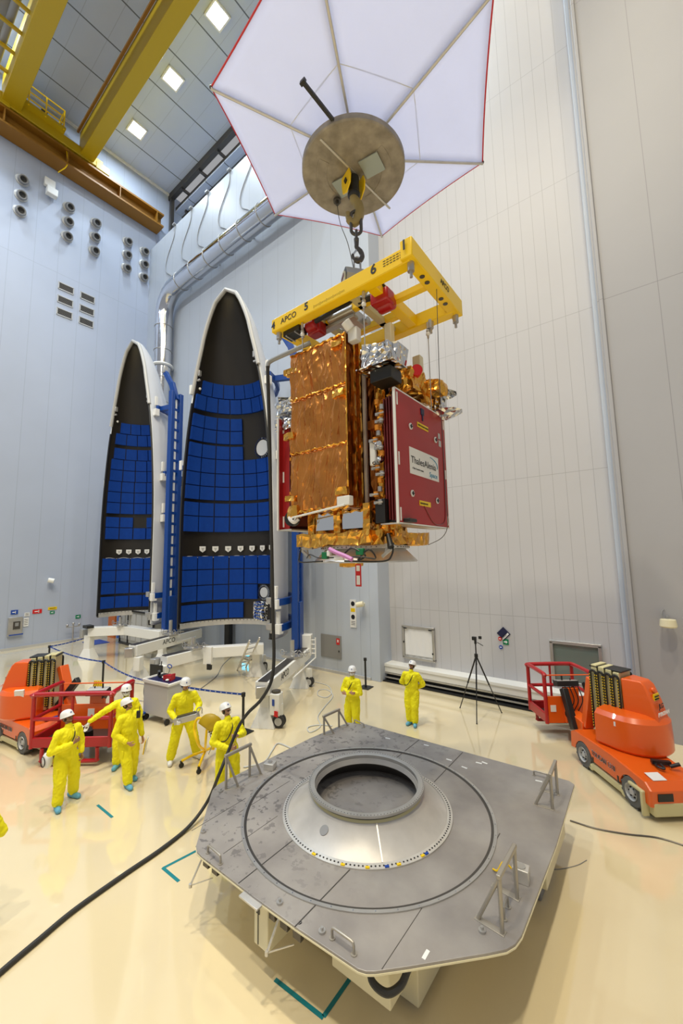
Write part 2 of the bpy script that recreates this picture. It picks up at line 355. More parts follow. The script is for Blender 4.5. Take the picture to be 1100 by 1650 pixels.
# threshold under the sliding door: ledge, black gap, rail
struct(MB().box((-4.5, 13.16, 0.55), (7.6, 0.52, 0.10)).box((-4.5, 12.98, 0.40), (7.6, 0.10, 0.20)).build('trim_door_ledge', 'white_paint', smooth=False, bev=0.01))
struct(MB().box((-4.5, 13.3, 0.16), (7.6, 0.5, 0.30)).box((-4.5, 12.9, 0.02), (7.6, 0.3, 0.03)).build('trim_door_gap', 'black', smooth=False))
struct(MB().box((-4.5, 12.95, 0.27), (7.6, 0.06, 0.05)).box((-4.5, 12.93, 0.12), (7.6, 0.06, 0.04)).build('trim_door_rail', 'steel', smooth=False))
# windows in the sliding door
def wall_window(name, x0, x1, z0, z1, glass, curtain):
    f = MB(); t = 0.09; Y = 13.36
    f.box(((x0+x1)/2, Y, z1), (x1-x0+t, 0.10, t)).box(((x0+x1)/2, Y, z0), (x1-x0+t, 0.10, t)).box((x0, Y, (z0+z1)/2), (t, 0.10, z1-z0)).box((x1, Y, (z0+z1)/2), (t, 0.10, z1-z0))
    o = struct(f.build(name, 'steel', bev=0.01)); MB().box(((x0+x1)/2, 13.38, (z0+z1)/2), (x1-x0, 0.02, z1-z0)).build('window_pane', glass, o)
    if curtain:
        MB().grid(lambda i, j: Vector((x0+0.06+(x1-x0-0.12)*i/20, 13.355-0.008*math.sin(i*1.3+j*0.3), z0+0.1+(z1-z0-0.16)*j/6)), 20, 6).build('curtain', 'white_cloth', o)
        MB().box((x0+0.1, 13.3, z1-0.05), (0.12, 0.03, 0.04)).box((x1-0.1, 13.3, z1-0.05), (0.12, 0.03, 0.04)).box((x0+0.03, 13.3, (z0+z1)/2), (0.04, 0.03, 0.06)).box((x1-0.03, 13.3, z0+0.25), (0.04, 0.03, 0.06)).build('clasp', 'black', o)
wall_window('window_1', -7.62, -6.42, 0.82, 1.92, 'glass_white', True)
wall_window('window_2', -2.66, -1.44, 0.80, 1.92, 'glass', False)

# ---- wall fittings on the left wall
PORTS = [(5.15, 3, 'far left column'), (7.49, 3, 'second column from left'), (9.01, 3, 'middle column'), (11.0, 3, 'second column from corner'), (12.16, 3, 'column nearest the corner')]
LV = ['top one', 'middle one', 'lowest one']
proto = None
for y, n, nm in PORTS:
    for k in range(3):
        z = 26.47-0.985*k; lab = 'round grey ceiling-height air nozzle high on the left wall, %s of the %s' % (LV[k], nm)
        lab = 'round grey air nozzle high on left wall, %s of %s' % (LV[k], nm)
        if proto is None:
            proto = thing('air_nozzle', lab, 'air nozzle', (-27, y, z), 0, 'air nozzles on the left wall')
            MB().lathe([(0.0, 0.0), (0.33, 0.0), (0.33, 0.05), (0.24, 0.10)], axis=(1, 0, 0), n=24).build('flange', 'hull_grey', proto)
            MB().lathe([(0.24, 0.13), (0.26, 0.30), (0.22, 0.42), (0.17, 0.42), (0.15, 0.3)], axis=(1, 0, -0.35), n=24).build('barrel', 'grey_plastic', proto)
            MB().lathe([(0.0, 0.28), (0.16, 0.30)], axis=(1, 0, -0.35), n=24).build('throat', 'black', proto)
        else: dup(proto, (-27, y, z), 0, lab)
VN = [(7.24, 8.0, 21.35, 20.95, 'upper left'), (7.24, 8.0, 20.5, 20.1, 'middle left'), (7.24, 8.0, 19.7, 19.3, 'lower left'), (8.4, 9.19, 21.35, 20.95, 'upper right'), (8.4, 9.19, 20.5, 20.1, 'middle right'), (8.4, 9.19, 19.7, 19.3, 'lower right')]
for y0, y1, z1, z0, nm in VN:
    t = thing('wall_vent', 'grey louvred vent on the left wall, %s of the six' % nm, 'vent', (-27, (y0+y1)/2, (z0+z1)/2), 0, 'louvred vents on the left wall')
    f = MB(); f.box((0.02, 0, 0.21), (0.06, 0.82, 0.05)).box((0.02, 0, -0.21), (0.06, 0.82, 0.05)).box((0.02, 0.39, 0), (0.06, 0.05, 0.42)).box((0.02, -0.39, 0), (0.06, 0.05, 0.42)); f.build('vent_frame', 'hull_grey', t)
    f = MB()
    for k in range(7): f.box((0.02, 0, -0.17+0.057*k), (0.04, 0.76, 0.02), R=Matrix.Rotation(0.5, 3, 'Y'))
    f.build('louvres', 'grey_plastic', t); MB().box((0.006, 0, 0), (0.008, 0.76, 0.4)).build('backing', 'black', t)
t = thing('wall_speaker', 'small white box hanging on the left wall under the crane rail', 'box', (-26.9, 6.4, 26.9))
MB().box((0.1, 0, 0.25), (0.25, 0.55, 0.5)).build('upper_housing', 'white_paint', t, bev=0.03); MB().box((0.25, 0.1, -0.35), (0.35, 0.55, 0.45)).build('lower_housing', 'white_paint', t, bev=0.03)
def wallbox(name, lab, cat, c, d, m, group=None):
    return tag(MB().box(c, d).build(name, m, bev=0.004, smooth=False), lab, cat, group)
t = thing('wall_cabinet', 'stainless control cabinet on left wall above orange lift', 'cabinet', (-27, 6.3, 1.2))
MB().box((0.08, 0, 0), (0.16, 0.62, 0.95)).build('housing', 'steel', t, bev=0.01); MB().box((0.18, 0.05, 0.05), (0.03, 0.30, 0.40)).build('recess', 'dark_steel', t); MB().box((0.20, 0.05, 0.1), (0.03, 0.15, 0.18)).build('handset', 'grey_plastic', t)
MB().box((0.16, 0.05, -0.43), (0.03, 0.6, 0.06)).build('blue_edge', 'sign_blue', t)
for nm, y, z, sy, sz, m, lab in (('notice_sign', 6.25, 1.93, 0.3, 0.22, 'sign_blue', 'blue notice directly above the stainless cabinet'), ('notice_sheet', 6.78, 1.35, 0.22, 0.45, 'sign_white', 'white notice sheet right of stainless cabinet'),
        ('notice_sheet', 6.80, 1.75, 0.22, 0.2, 'sign_white', 'small white notice above the long white sheet'), ('danger_sign', 7.25, 1.86, 0.42, 0.22, 'sign_red', 'red sign on the left wall between white notices and yellow sign'),
        ('warning_sign', 7.95, 1.95, 0.42, 0.15, 'sign_yellow', 'yellow strip sign on left wall'), ('exit_sign', 7.95, 1.72, 0.22, 0.16, 'sign_green', 'small green sign under the yellow strip sign'),
        ('exit_sign', 9.25, 1.33, 0.26, 0.2, 'sign_green', 'green square sign on left wall near the corner')):
    t = thing(nm, lab, 'sign', (-27, y, z)); MB().box((0.02, 0, 0), (0.02, sy, sz)).build('board', m, t, smooth=False)
    f = MB()
    if m == 'sign_white':
        for k in range(4): f.box((0.033, 0, sz*0.3-k*sz*0.2), (0.004, sy*0.7, sz*0.05))
        f.build('print', 'text_black', t, smooth=False)
    elif m == 'sign_yellow': f.box((0.033, 0, 0), (0.004, sy*0.7, sz*0.2)).build('print', 'text_black', t, smooth=False)
    else: f.box((0.033, -sy*0.05, 0), (0.004, sy*0.5, sz*0.2)).box((0.033, sy*0.15, 0), (0.004, sy*0.12, sz*0.55)).build('print', 'text_white', t, smooth=False)
t = thing('wall_camera', 'small white camera on the left wall at mid height', 'camera', (-27, 7.7, 3.5))
MB().cyl((0, 0, 0.1), (0.3, 0, 0.1), 0.04).build('arm', 'white_paint', t); MB().cyl((0.25, -0.1, 0.05), (0.35, 0.15, -0.02), 0.13).build('housing', 'white_paint', t)
# pipe stand and posts at the left wall
t = thing('valve_stand', 'thin grey pipe stand with valves by left wall', 'pipe stand', (-26.6, 8.9, 0))
MB().cyl((0, 0, 0), (0, 0, 0.95), 0.04).cyl((0, 0, 0), (0, 0, 0.05), 0.16).cyl((0, -0.35, 0.85), (0, 0.35, 0.85), 0.035).build('pipe', 'steel', t); MB().sph((0, -0.3, 0.95), 0.07).sph((0, 0.3, 0.95), 0.07).sph((0, 0, 1.02), 0.07).build('valves', 'steel', t)
# ---- fittings of the back wall
t = thing('fire_hatch', 'dark grey square hatch with red label in back wall', 'hatch', (-10.48, 12.6, 1.0))
MB().box((0, -0.02, 0), (1.05, 0.04, 0.88)).build('hatch_door', 'grey_plastic', t, bev=0.01); MB().box((0.38, -0.05, 0.22), (0.16, 0.01, 0.24)).build('red_label', 'sign_red', t); MB().box((0.42, -0.05, -0.15), (0.04, 0.02, 0.06)).build('latch', 'black', t)
MB().box((0.38, -0.056, 0.24), (0.06, 0.004, 0.10)).build('flame_mark', 'text_white', t)
t = thing('instruction_board', 'tall narrow white instruction sign beside the wall camera', 'sign', (-9.35, 12.6, 2.3))
MB().box((0, -0.02, 0.05), (0.28, 0.02, 1.05)).build('board', 'sign_white', t); f = MB(); f.lathe([(0, 0), (0.09, 0.0)], c=(0, -0.035, 0.42), axis=(0, -1, 0), n=20).lathe([(0, 0), (0.09, 0)], c=(0, -0.035, -0.08), axis=(0, -1, 0), n=20)
for k in range(3): f.box((0, -0.034, -0.25-0.06*k), (0.18, 0.004, 0.015))
f.build('pictogram', 'text_black', t); MB().box((0, -0.034, 0.18), (0.2, 0.004, 0.14)).build('warning_patch', 'sign_yellow', t)
t = thing('wall_camera', 'cream round camera beside the tall instruction sign', 'camera', (-8.85, 12.6, 2.75))
MB().cyl((0, 0, 0), (0, -0.2, 0), 0.04).build('arm', 'cream_paint', t); MB().cyl((0.12, -0.22, 0.02), (-0.12, -0.3, -0.03), 0.10).build('housing', 'cream_paint', t)
t = thing('round_wall_lamp', 'white round lamp on the right wall above the orange lift', 'lamp', (0.09, 12.6, 2.85))
MB().cyl((0, 0, 0.08), (0, -0.2, 0.08), 0.03).tube(crom([(-0.05, 0, 0.25), (-0.10, -0.1, 0.2), (-0.1, -0.15, 0.05)]), 0.012).build('bracket', 'grey_plastic', t); MB().lathe([(0, 0.06), (0.15, 0.05), (0.17, -0.10), (0.15, -0.13), (0, -0.13)], c=(0, -0.26, 0), n=28).build('lamp_body', 'cream_paint', t)
# signs on the sliding door
t = thing('diamond_sign', 'navy diamond sign on the white sliding door', 'sign', (-4.02, 13.4, 2.0))
q = 0.21; MB().extr([(-q, -0.02, 0), (0, -0.02, -q), (q, -0.02, 0), (0, -0.02, q)], (0, 0.015, 0)).build('board', 'navy', t, smooth=False)
MB().extr([(-0.02, -0.025, -q+0.02), (q-0.04, -0.025, 0.0), (q-0.08, -0.025, 0.04), (-0.06, -0.025, -q+0.06)], (0, 0.003, 0)).build('stripe', 'text_white', t, smooth=False)
text('lettering', 'KIRU', (-4.06, 13.37, 1.83), (1, 0, 1), (-1, 0, 1), 0.09, 'text_black', t)
for nm, dx, dz, r, m, lab in (('round_sign', -4.14, 1.83, 0.06, 'sign_red', 'small red round sign below the navy diamond'), ('round_sign', -4.13, 1.57, 0.06, 'sign_blue', 'small blue round sign, lowest under the navy diamond')):
    o = thing(nm, lab, 'sign', (dx, 13.4, dz)); MB().cyl((0, 0, 0), (0, -0.02, 0), r).build('disc', m, o); MB().box((0, -0.024, 0), (r, 0.004, r*0.5)).build('mark', 'text_white', o)
o = thing('exit_sign', 'green arrow sign beside the small red round sign', 'sign', (-3.97, 13.4, 1.75)); MB().box((0, -0.01, 0), (0.17, 0.02, 0.17)).build('board', 'sign_green', o); MB().extr([(-0.05, -0.024, -0.02), (0.01, -0.024, -0.02), (0.01, -0.024, -0.05), (0.06, -0.024, 0), (0.01, -0.024, 0.05), (0.01, -0.024, 0.02), (-0.05, -0.024, 0.02)], (0, 0.003, 0)).build('arrow', 'text_white', o)
# ---- things in the far left gap
tag(MB().box((-26.0, 10.75, 0.65), (0.9, 0.10, 2.2)).box((-26.0, 10.75, 1.8), (1.0, 0.16, 0.1)).build('orange_screen', 'orange_curtain', bev=0.01), 'tall orange screen at the far end of left wall', 'screen')
f = MB()
for k in range(6): f.box((-24.9+0.17*k, 10.6+(k % 2)*0.03, 0.95), (0.16, 0.05, 1.7))
tag(f.build('strip_curtain', 'blue_curtain', bev=0.01), 'pale blue strip curtain left of grey container', 'curtain')
t = thing('equipment_container', 'long grey container with black frame behind the left fairing', 'container', (-22.0, 10.9, 0))
MB().box((0, 0, 0.95), (3.6, 1.2, 1.7)).build('container_body', 'container', t, bev=0.02)
f = MB()
for x in (-1.85, -0.9, 1.85): f.box((x, -0.62, 0.95), (0.09, 0.06, 1.8))
f.box((0, -0.62, 0.07), (3.8, 0.08, 0.1)).box((0, -0.62, 1.82), (3.8, 0.08, 0.08)).build('container_frame', 'black', t)
f = MB()
for k in range(5): f.box((-1.55+0.62*k, -0.61, 1.0), (0.5, 0.02, 1.4))
f.build('container_panels', 'hull_grey', t)
tag(MB().box((-25.2, 9.6, 0.01), (1.4, 0.9, 0.02)).build('blue_mat', 'sign_blue', smooth=False), 'flat blue floor mat by the orange screen', 'mat')
# ---- duct along the back wall
t = thing('ventilation_duct', 'shiny metal ventilation duct running up and along the back wall', 'duct', (-23.4, 11.95, 0))
path = [(-23.4, 11.95, 2.0), (-23.4, 11.95, 19.5)]+[tuple(p) for p in arc((-22.0, 11.95, 19.6), 1.4, PI, PI/2, 8, u=(1, 0, 0), v=(0, 0, 1))]+[(-18, 11.95, 21.0), (-10.0, 11.95, 21.0)]
path = [Vector(p)+Vector((0, 0, 0.45)) if i > 0 else Vector(p) for i, p in enumerate(path)]
MB().tube(path, 0.52, 28).build('duct_pipe', 'chrome', t, w=True)
f = MB()
def ringat(p, a, r=0.535, th=0.02): f.tube([Vector(p)+Vector(q) for q in arc((0, 0, 0), r, 0, 2*PI, 28, u=Vector(a).orthogonal().normalized(), v=Vector(a).normalized().cross(Vector(a).orthogonal().normalized()))][:-1], th, 6, closed=True)
for z in (3, 4.6, 6.2, 7.8, 9.4, 11, 12.6, 14.2, 15.8, 17.6, 19.2): ringat((-23.4, 11.95, z), (0, 0, 1))
for x in (-21.4, -19.9, -18.4, -16.9, -15.4, -13.9, -12.4): ringat((x, 11.95, 21.45), (1, 0, 0))
f.split('seam_ring', 'steel', t, w=True); f = MB(); ringat((-23.4, 11.95, 16.6), (0, 0, 1), 0.57, 0.09); f.build('white_collar', 'white_paint', t, w=True)
f = MB()
for x in (-21.4, -18.4, -15.4, -12.4): f.bar((x, 12.6, 21.45), (x, 12.35, 21.45), 0.08, 0.08)
f.split('bracket', 'steel', t, w=True)
# thin hanging cables on the wall above the duct
for k, x in enumerate((-23.6, -21.6, -19.8, -17.6, -15.6)):
    pts = crom([(x, 12.57, 26.95), (x-0.05, 12.57, 26.1), (x-0.9, 12.57, 24.9), (x-0.95, 12.57, 24.0), (x-0.1, 12.57, 23.2), (x+0.1, 12.57, 22.2)], 4)
    tag(MB().tube(pts, 0.025, 5).box((x, 12.55, 26.95), (0.25, 0.2, 0.1)).build('hanging_cable', 'grey_cable'), 'thin grey cable hanging down the wall above the duct, %s from room corner' % ('first second third fourth fifth'.split()[k]), 'cable', 'cables above the duct')
# ---- ceiling floodlights: the three in view and those out of frame
PLACE = ['nearest the room corner', 'middle of the three', 'nearest the white umbrella cover']
proto = None
for k, (lx, ly) in enumerate(LAMP_XY):
    if k < 3:
        lab = 'square ceiling floodlight, the one %s' % PLACE[k] if k != 1 else 'square ceiling floodlight, middle of the three'
        if proto is None:
            proto = thing('ceiling_floodlight', lab, 'ceiling lamp', (lx, ly, 32.3), 0, 'floodlights in the ceiling')
            f = MB().box((0.44, 0, -0.05), (0.08, .96, 0.12)).box((-0.44, 0, -0.05), (0.08, .96, 0.12)).box((0, 0.44, -0.05), (.96, 0.08, 0.12)).box((0, -0.44, -0.05), (.96, 0.08, 0.12)); f.build('lamp_frame', 'white_paint', proto)
            MB().box((0, 0, -0.03), (.80, .80, 0.04)).build('diffuser', 'lamp_glow', proto)
        else: dup(proto, (lx, ly, 32.3), 0, lab)
# ---- travelling crane
f = MB().box((-26.45, 1.0, 28.45), (1.0, 24.0, 0.12)).box((-26.45, 1.0, 29.35), (1.0, 24.0, 0.12)).box((-26.45, 1.0, 28.9), (0.10, 24.0, 0.85)).box((-26.4, 1.0, 29.45), (0.14, 24.0, 0.14))
t = thing('crane_runway_beam', 'orange-brown steel crane runway beam along the left wall', 'beam', (-26.45, 0, 28.4)); f.build('i_beam', 'rail_brown', t, w=True)
f = MB()
for y in (-2, 1, 4, 7, 10, 12.5): f.box((-26.15, y, 28.9), (0.45, 0.05, 0.8))
f.split('stiffener', 'rail_brown', t, w=True)
t = thing('bridge_crane', 'yellow bridge crane with two girders under the ceiling', 'crane', (-16, 6, 29.4))
MB().box((-8.0, 8.0, 30.55), (36.5, 0.75, 1.7)).build('girder', 'crane_yellow', t, bev=0.02, w=True)
MB().box((-8.0, 4.25, 30.55), (36.5, 0.85, 1.7)).build('girder', 'crane_yellow', t, bev=0.02, w=True)
MB().box((-8.0, 7.9, 31.47), (36.5, 0.2, 0.12)).box((-8.0, 7.50, 31.30), (36.5, 0.12, 0.16)).build('trolley_rail', 'rail_brown', t, w=True)
f = MB().box((-26.3, 6.1, 29.85), (0.7, 5.6, 0.6)).box((-26.3, 3.4, 29.7), (0.75, 1.6, 0.5)).box((-26.3, 8.9, 29.7), (0.75, 0.8, 0.5))
f.build('end_carriage', 'crane_yellow', t, bev=0.03, w=True)
f = MB()
for z in (30.5, 30.95, 31.35): f.cyl((-25.6, 4.6, z), (-25.6, 6.6, z), 0.035).cyl((-25.6, 6.6, z), (-26.5, 6.6, z), 0.035)
for y in (4.9, 5.7, 6.6): f.cyl((-25.6, y, 30.1), (-25.6, y, 31.35), 0.035)
f.cyl((-26.5, 6.6, 30.1), (-26.5, 6.6, 31.35), 0.035).build('guard_rail', 'yellow', t, w=True)
MB().box((-26.0, 5.6, 30.2), (0.9, 2.2, 0.15)).build('end_platform', 'crane_yellow', t, w=True)
MB().box((-26.0, 5.7, 30.6), (0.25, 0.3, 0.4)).build('drive_motor', 'dark_steel', t, bev=0.03, w=True)
f = MB()
for k in range(12): f.bar((-24.9+1.25*k, 2.2, 30.4), (-24.9+1.25*k, 3.85, 30.4), 0.12, 0.14)
f.split('walkway_bracket', 'crane_yellow', t, w=True)
MB().cyl((-26, 3.35, 30.7), (2, 3.35, 30.7), 0.16).build('cable_conduit', 'grey_plastic', t, w=True)
MB().box((-8, 2.8, 30.95), (36, 1.0, 0.06)).build('walkway_floor', 'grey_plastic', t, w=True)
f = MB().tube(crom([(-26.1, 6.9, 29.6), (-26.0, 7.0, 28.4), (-26.1, 6.6, 27.6)]), 0.03, 6); f.build('loose_cable', 'yellow', t, w=True)
text('crane_mark', 'CE 2', (-15.0, 7.6, 29.68), (1, 0, 0), (0, -1, 0), 0.6, 'sign_blue', t)
# ================================================================== UMBRELLA COVER, HOOK, SCALE
HX, HY = -3.55, 5.05
UV = [(-4.96, 3.17), (-5.94, 5.43), (-4.44, 7.42), (-1.99, 7.15), (-1.07, 4.89), (-2.54, 2.85)]
hub = Vector((-3.52, 5.12, 11.42))
t = thing('drip_cover', 'huge white hexagonal umbrella cover with red hem above the hook', 'umbrella cover', tuple(hub))
f = MB(); n = 14
for k in range(6):
    A = Vector((*UV[k], 12.0)); B = Vector((*UV[(k+1) % 6], 12.0))
    vs = []; fs = []
    for i in range(n+1):
        for j in range(i+1):
            s_ = i/n; q = (j/i if i else 0); P = hub.lerp(A.lerp(B, q), s_)
            bow = (1-4*(q-0.5)**2); out = (A.lerp(B, .5)-hub); out.z = 0
            P = P - out*0.012*bow*s_*s_; P.z += 0.02*bow*s_ ; vs.append(P)
    idx = lambda i, j: i*(i+1)//2+j
    for i in range(n):
        for j in range(i+1):
            fs.append((idx(i, j), idx(i+1, j), idx(i+1, j+1)))
            if j < i: fs.append((idx(i, j), idx(i+1, j+1), idx(i, j+1)))
    f.add(vs, fs)
o = f.build('canopy', 'umbrella', t, w=True); sm = o.modifiers.new('thick', 'SOLIDIFY'); sm.thickness = 0.006
for k in range(6):
    A = Vector((*UV[k], 12.0)); B = Vector((*UV[(k+1) % 6], 12.0))
    MB().cyl(hub+Vector((0, 0, -0.03)), A+Vector((0, 0, -0.03)), 0.022).build('rib', 'alu', t, w=True)
    pts = []
    for i in range(13):
        q = i/12; bow = 1-4*(q-.5)**2; out = A.lerp(B, .5)-hub; out.z = 0; P = A.lerp(B, q)-out*0.012*bow; P.z += 0.02*bow; pts.append(P)
    MB().tube(pts, 0.014, 6).build('hem', 'sign_red', t, w=True)
    MB().sph(A, 0.03).build('rib_tip', 'dark_steel', t, w=True)
f = MB()
for k in range(6):
    A = hub.lerp(Vector((*UV[k], 12.0)), .48); B = hub.lerp(Vector((*UV[(k+1) % 6], 12.0)), .48)
    f.tube([A.lerp(B, i/6)+Vector((0, 0, -0.012+0.028*(1-4*(i/6-.5)**2))) for i in range(7)], 0.006, 4)
f.build('half_way_seam', 'white_paint', t, w=True)
MB().cyl(hub+Vector((0, 0, -0.14)), hub+Vector((0, 0, 0.06)), 0.30, n=32).build('hub_plate', 'white_cloth', t, w=True)
p = at(752, 45, 6.75); 
tag(MB().bar(onz(543, 202, 11.10), onz(488, 132, 11.30), 0.05, 0.05).bar(onz(490, 135, 11.30), onz(486, 129, 11.31), 0.09, 0.07).build('dark_boom', 'black', bev=0.005), 'thin dark stick pointing up-left from the round grey plate', 'stick')
t = thing('hook_block_pan', 'round grey-brown stained plate under the white umbrella cover', 'plate', (HX, HY, 11.05))
MB().lathe([(0.0, 0.0), (0.86, 0.0), (0.88, 0.02), (0.88, 0.11), (0.86, 0.13), (0, 0.13)], n=72).build('pan', 'disc', t)
MB().bar(onz(516, 224, 11.04), onz(628, 336, 11.04), 0.03, 0.02).build('joint_bar', 'alu', t, w=True)
# raised stain-like pads cast into the plate
def cpad(a0, a1, r0, r1):
    f = MB(); N_ = 20; o_ = [(r1*math.cos(a0+(a1-a0)*i/N_), r1*math.sin(a0+(a1-a0)*i/N_)) for i in range(N_+1)]; i_ = [(r0*math.cos(a1-(a1-a0)*i/N_), r0*math.sin(a1-(a1-a0)*i/N_)) for i in range(N_+1)]
    return f.prism(o_+i_, -0.008, 0.002)
R_ = lambda d: math.radians(d)
cpad(R_(-10), R_(100), .48, .66).build('worn_patch', 'disc', t, bev=0.004); cpad(R_(170), R_(245), .46, .64).build('worn_patch', 'disc', t, bev=0.004)
# two square plates
for (px, py, s_) in ((596, 263, 0.17), (553, 298, 0.17)):
    c = onz(px+3, py+(4 if px > 580 else 2), 11.02)
    f = MB().box(c, (0.34, 0.34, 0.02), rz=R_(8)); f.build('square_plate', 'zinc', t, w=True, bev=0.002)
f = MB()
for px, py in ((604, 318), (581, 258), (618, 283)): f.cyl(onz(px, py-30, 11.0), onz(px, py-30, 11.03), 0.012)
c = onz(543, 322, 11.0); MB().cyl(c, c+Vector((0, 0, -0.04)), 0.07).cyl(c+Vector((0, 0, -.02)), c+Vector((0, 0, -.1)), 0.03).build('cable_gland', 'dark_steel', t, w=True)
t = thing('crane_hook', 'large worn yellow crane hook under the round grey plate', 'hook', (HX, HY, 11.0))
for s_ in (-1, 1):
    f = MB(); pl = [(-0.15, 0, 0.02), (0.10, 0, 0.02), (0.14, 0, -0.12), (0.12, 0, -0.26), (0.0, 0, -0.36), (-0.12, 0, -0.30), (-0.15, 0, -0.12)]
    Rm = Matrix.Rotation(R_(-22), 3, 'Z'); pl = [Rm @ Vector(q)+Rm @ Vector((0, s_*0.13, 0)) for q in pl]
    f.extr(pl, Rm @ Vector((0, s_*0.025, 0))); o = f.build('cheek_plate', 'yellow', t, bev=0.008)
    MB().bar(Rm @ Vector((-.02, s_*0.16, -.10)), Rm @ Vector((.02, s_*.16, -.19)), 0.02, 0.06).build('slot', 'black', o)
MB().cyl((0, 0, -0.02), (0, 0, -0.36), 0.095).sph((0, 0, -.34), (.11, .11, .08)).build('trunnion', 'black', t)
def hookpts(r, z0, sh, u):
    u = Vector(u); P = [Vector((0, 0, z0)), Vector((0, 0, z0-sh))]
    for k in range(11):
        a = R_(80-k*26); P.append(Vector((0, 0, z0-sh-r*1.25))+u*(r*math.cos(a)*0.95)+Vector((0, 0, r*1.15*math.sin(a))))
    return P
hu = (_r*1).normalized(); hu.z = 0
f = MB(); P = [(0, 0, -.30), (0.0, 0, -.42)]; q = hu
P = [Vector((0, 0, -.3)), Vector((0, 0, -.42))-q*0.0, Vector((0, 0, -.52))+q*0.06, Vector((0, 0, -.66))+q*0.09, Vector((0, 0, -.80))+q*0.05, Vector((0, 0, -.86))-q*0.03, Vector((0, 0, -.78))-q*0.10, Vector((0, 0, -.66))-q*0.11]
f.tube(crom(P, 6), [0.075]*6+[0.08]*6+[0.085]*6+[0.085]*6+[0.075]*6+[0.06]*6+[0.045]*6+[0.02], 14); f.build('hook_body', 'hook', t)
def link(c, u, rw, rl, th, m, name, parent):
    """oval chain link in the plane of u and z"""
    c = Vector(c); u = Vector(u).normalized(); pts = []
    for i in range(10): a = PI*i/9; pts.append(c+u*rw*math.cos(a)+Vector((0, 0, rl+rw*math.sin(a))))
    for i in range(10): a = PI+PI*i/9; pts.append(c+u*rw*math.cos(a)+Vector((0, 0, -rl+rw*math.sin(a))))
    return MB().tube(pts, th, 10, closed=True).build(name, m, parent, w=True)
t = thing('shackle_chain', 'dark oval steel link and swivel hanging in the big hook', 'chain', (HX, HY, 10.2))
link((HX+.03, HY, 10.12), hu, 0.085, 0.13, 0.028, 'dark_steel', 'oval_link', t)
link((HX+.03, HY, 9.86), (-hu.y, hu.x, 0), 0.045, 0.06, 0.022, 'dark_steel', 'swivel_link', t)
MB().cyl((HX+.03, HY, 9.82), (HX+.03, HY, 9.68), 0.045, 0.035).build('swivel', 'dark_steel', t, w=True)
B = Vector((HX+.03, HY, 9.72)); P = [B, B+Vector((0, 0, -.05)), B+hu*.06+Vector((0, 0, -.12)), B+hu*.09+Vector((0, 0, -.22)), B+hu*.03+Vector((0, 0, -.31)), B-hu*.05+Vector((0, 0, -.26)), B-hu*.075+Vector((0, 0, -.17))]
MB().tube(crom(P, 5), [.035]*5+[.035]*5+[.04]*5+[.042]*5+[.036]*5+[.025]*5+[.012], 10).build('lower_hook', 'dark_steel', t, w=True)
MB().bar(B-hu*.06+Vector((0, 0, -.18)), B+hu*.03+Vector((0, 0, -.06)), 0.02, 0.03).build('safety_latch', 'chrome', t, w=True)
t = thing('crane_scale', 'grey hexagonal crane scale with small red display', 'crane scale', (HX, HY, 9.2))
link((HX+.03, HY, 9.33), (hu.x, hu.y, 0), 0.055, 0.10, 0.018, 'steel', 'top_ring', t)
hexp = lambda r, o_: [Vector((HX, HY, 9.02))+Vector((0, -1, 0))*o_+Vector((math.cos(R_(60*k+0)), 0, math.sin(R_(60*k+0))))*r for k in range(6)]
sd = Vector((-0.62, -0.78, 0)).normalized(); su = Vector((sd.y*-1, sd.x, 0))
def hx(r, off): return [Vector((HX, HY, 9.06))+sd*off+su*(r*math.cos(R_(60*k)))+Vector((0, 0, r*1.0*math.sin(R_(60*k)))) for k in range(6)]
MB().extr(hx(.20, -.20), sd*0.40).build('hexagonal_case', 'hull_grey', t, bev=0.006, w=True)
MB().extr(hx(.195, .201), sd*0.004).build('dark_gasket', 'dark_steel', t, w=True)
MB().extr([Vector((HX, HY, 9.05))+sd*.206+su*(0.135*math.cos(a))+Vector((0, 0, .145*math.sin(a))) for a in [2*PI*k/14 for k in range(14)]], sd*0.02).build('display_face', 'cream_paint', t, w=True)
o = MB().box(Vector((HX, HY, 9.10))+sd*.23, (0.16, 0.01, 0.055), rz=math.atan2(su.y, su.x)).build('display', 'red_dark', t, w=True)
MB().box(Vector((HX, HY, 9.00))+sd*.228, (0.14, 0.008, 0.025), rz=math.atan2(su.y, su.x)).box(Vector((HX, HY, 8.96))+sd*.228, (0.12, 0.008, 0.015), rz=math.atan2(su.y, su.x)).build('label_strip', 'sign_white', t, w=True)
MB().cyl((HX, HY, 8.88), (HX, HY, 8.40), .025).box((HX, HY, 8.40), (.16, .16, .06)).build('suspension_rod', 'steel', t, w=True)
tag(MB().tube(crom([onz(543, 330, 11.0), at(548, 360, 6.5), at(560, 392, 6.4), Vector((HX-.02, HY-.02, 9.27))], 8), 0.006, 5).build('scale_cable', 'dark_steel'), 'thin cable from the round plate down to crane scale', 'cable')

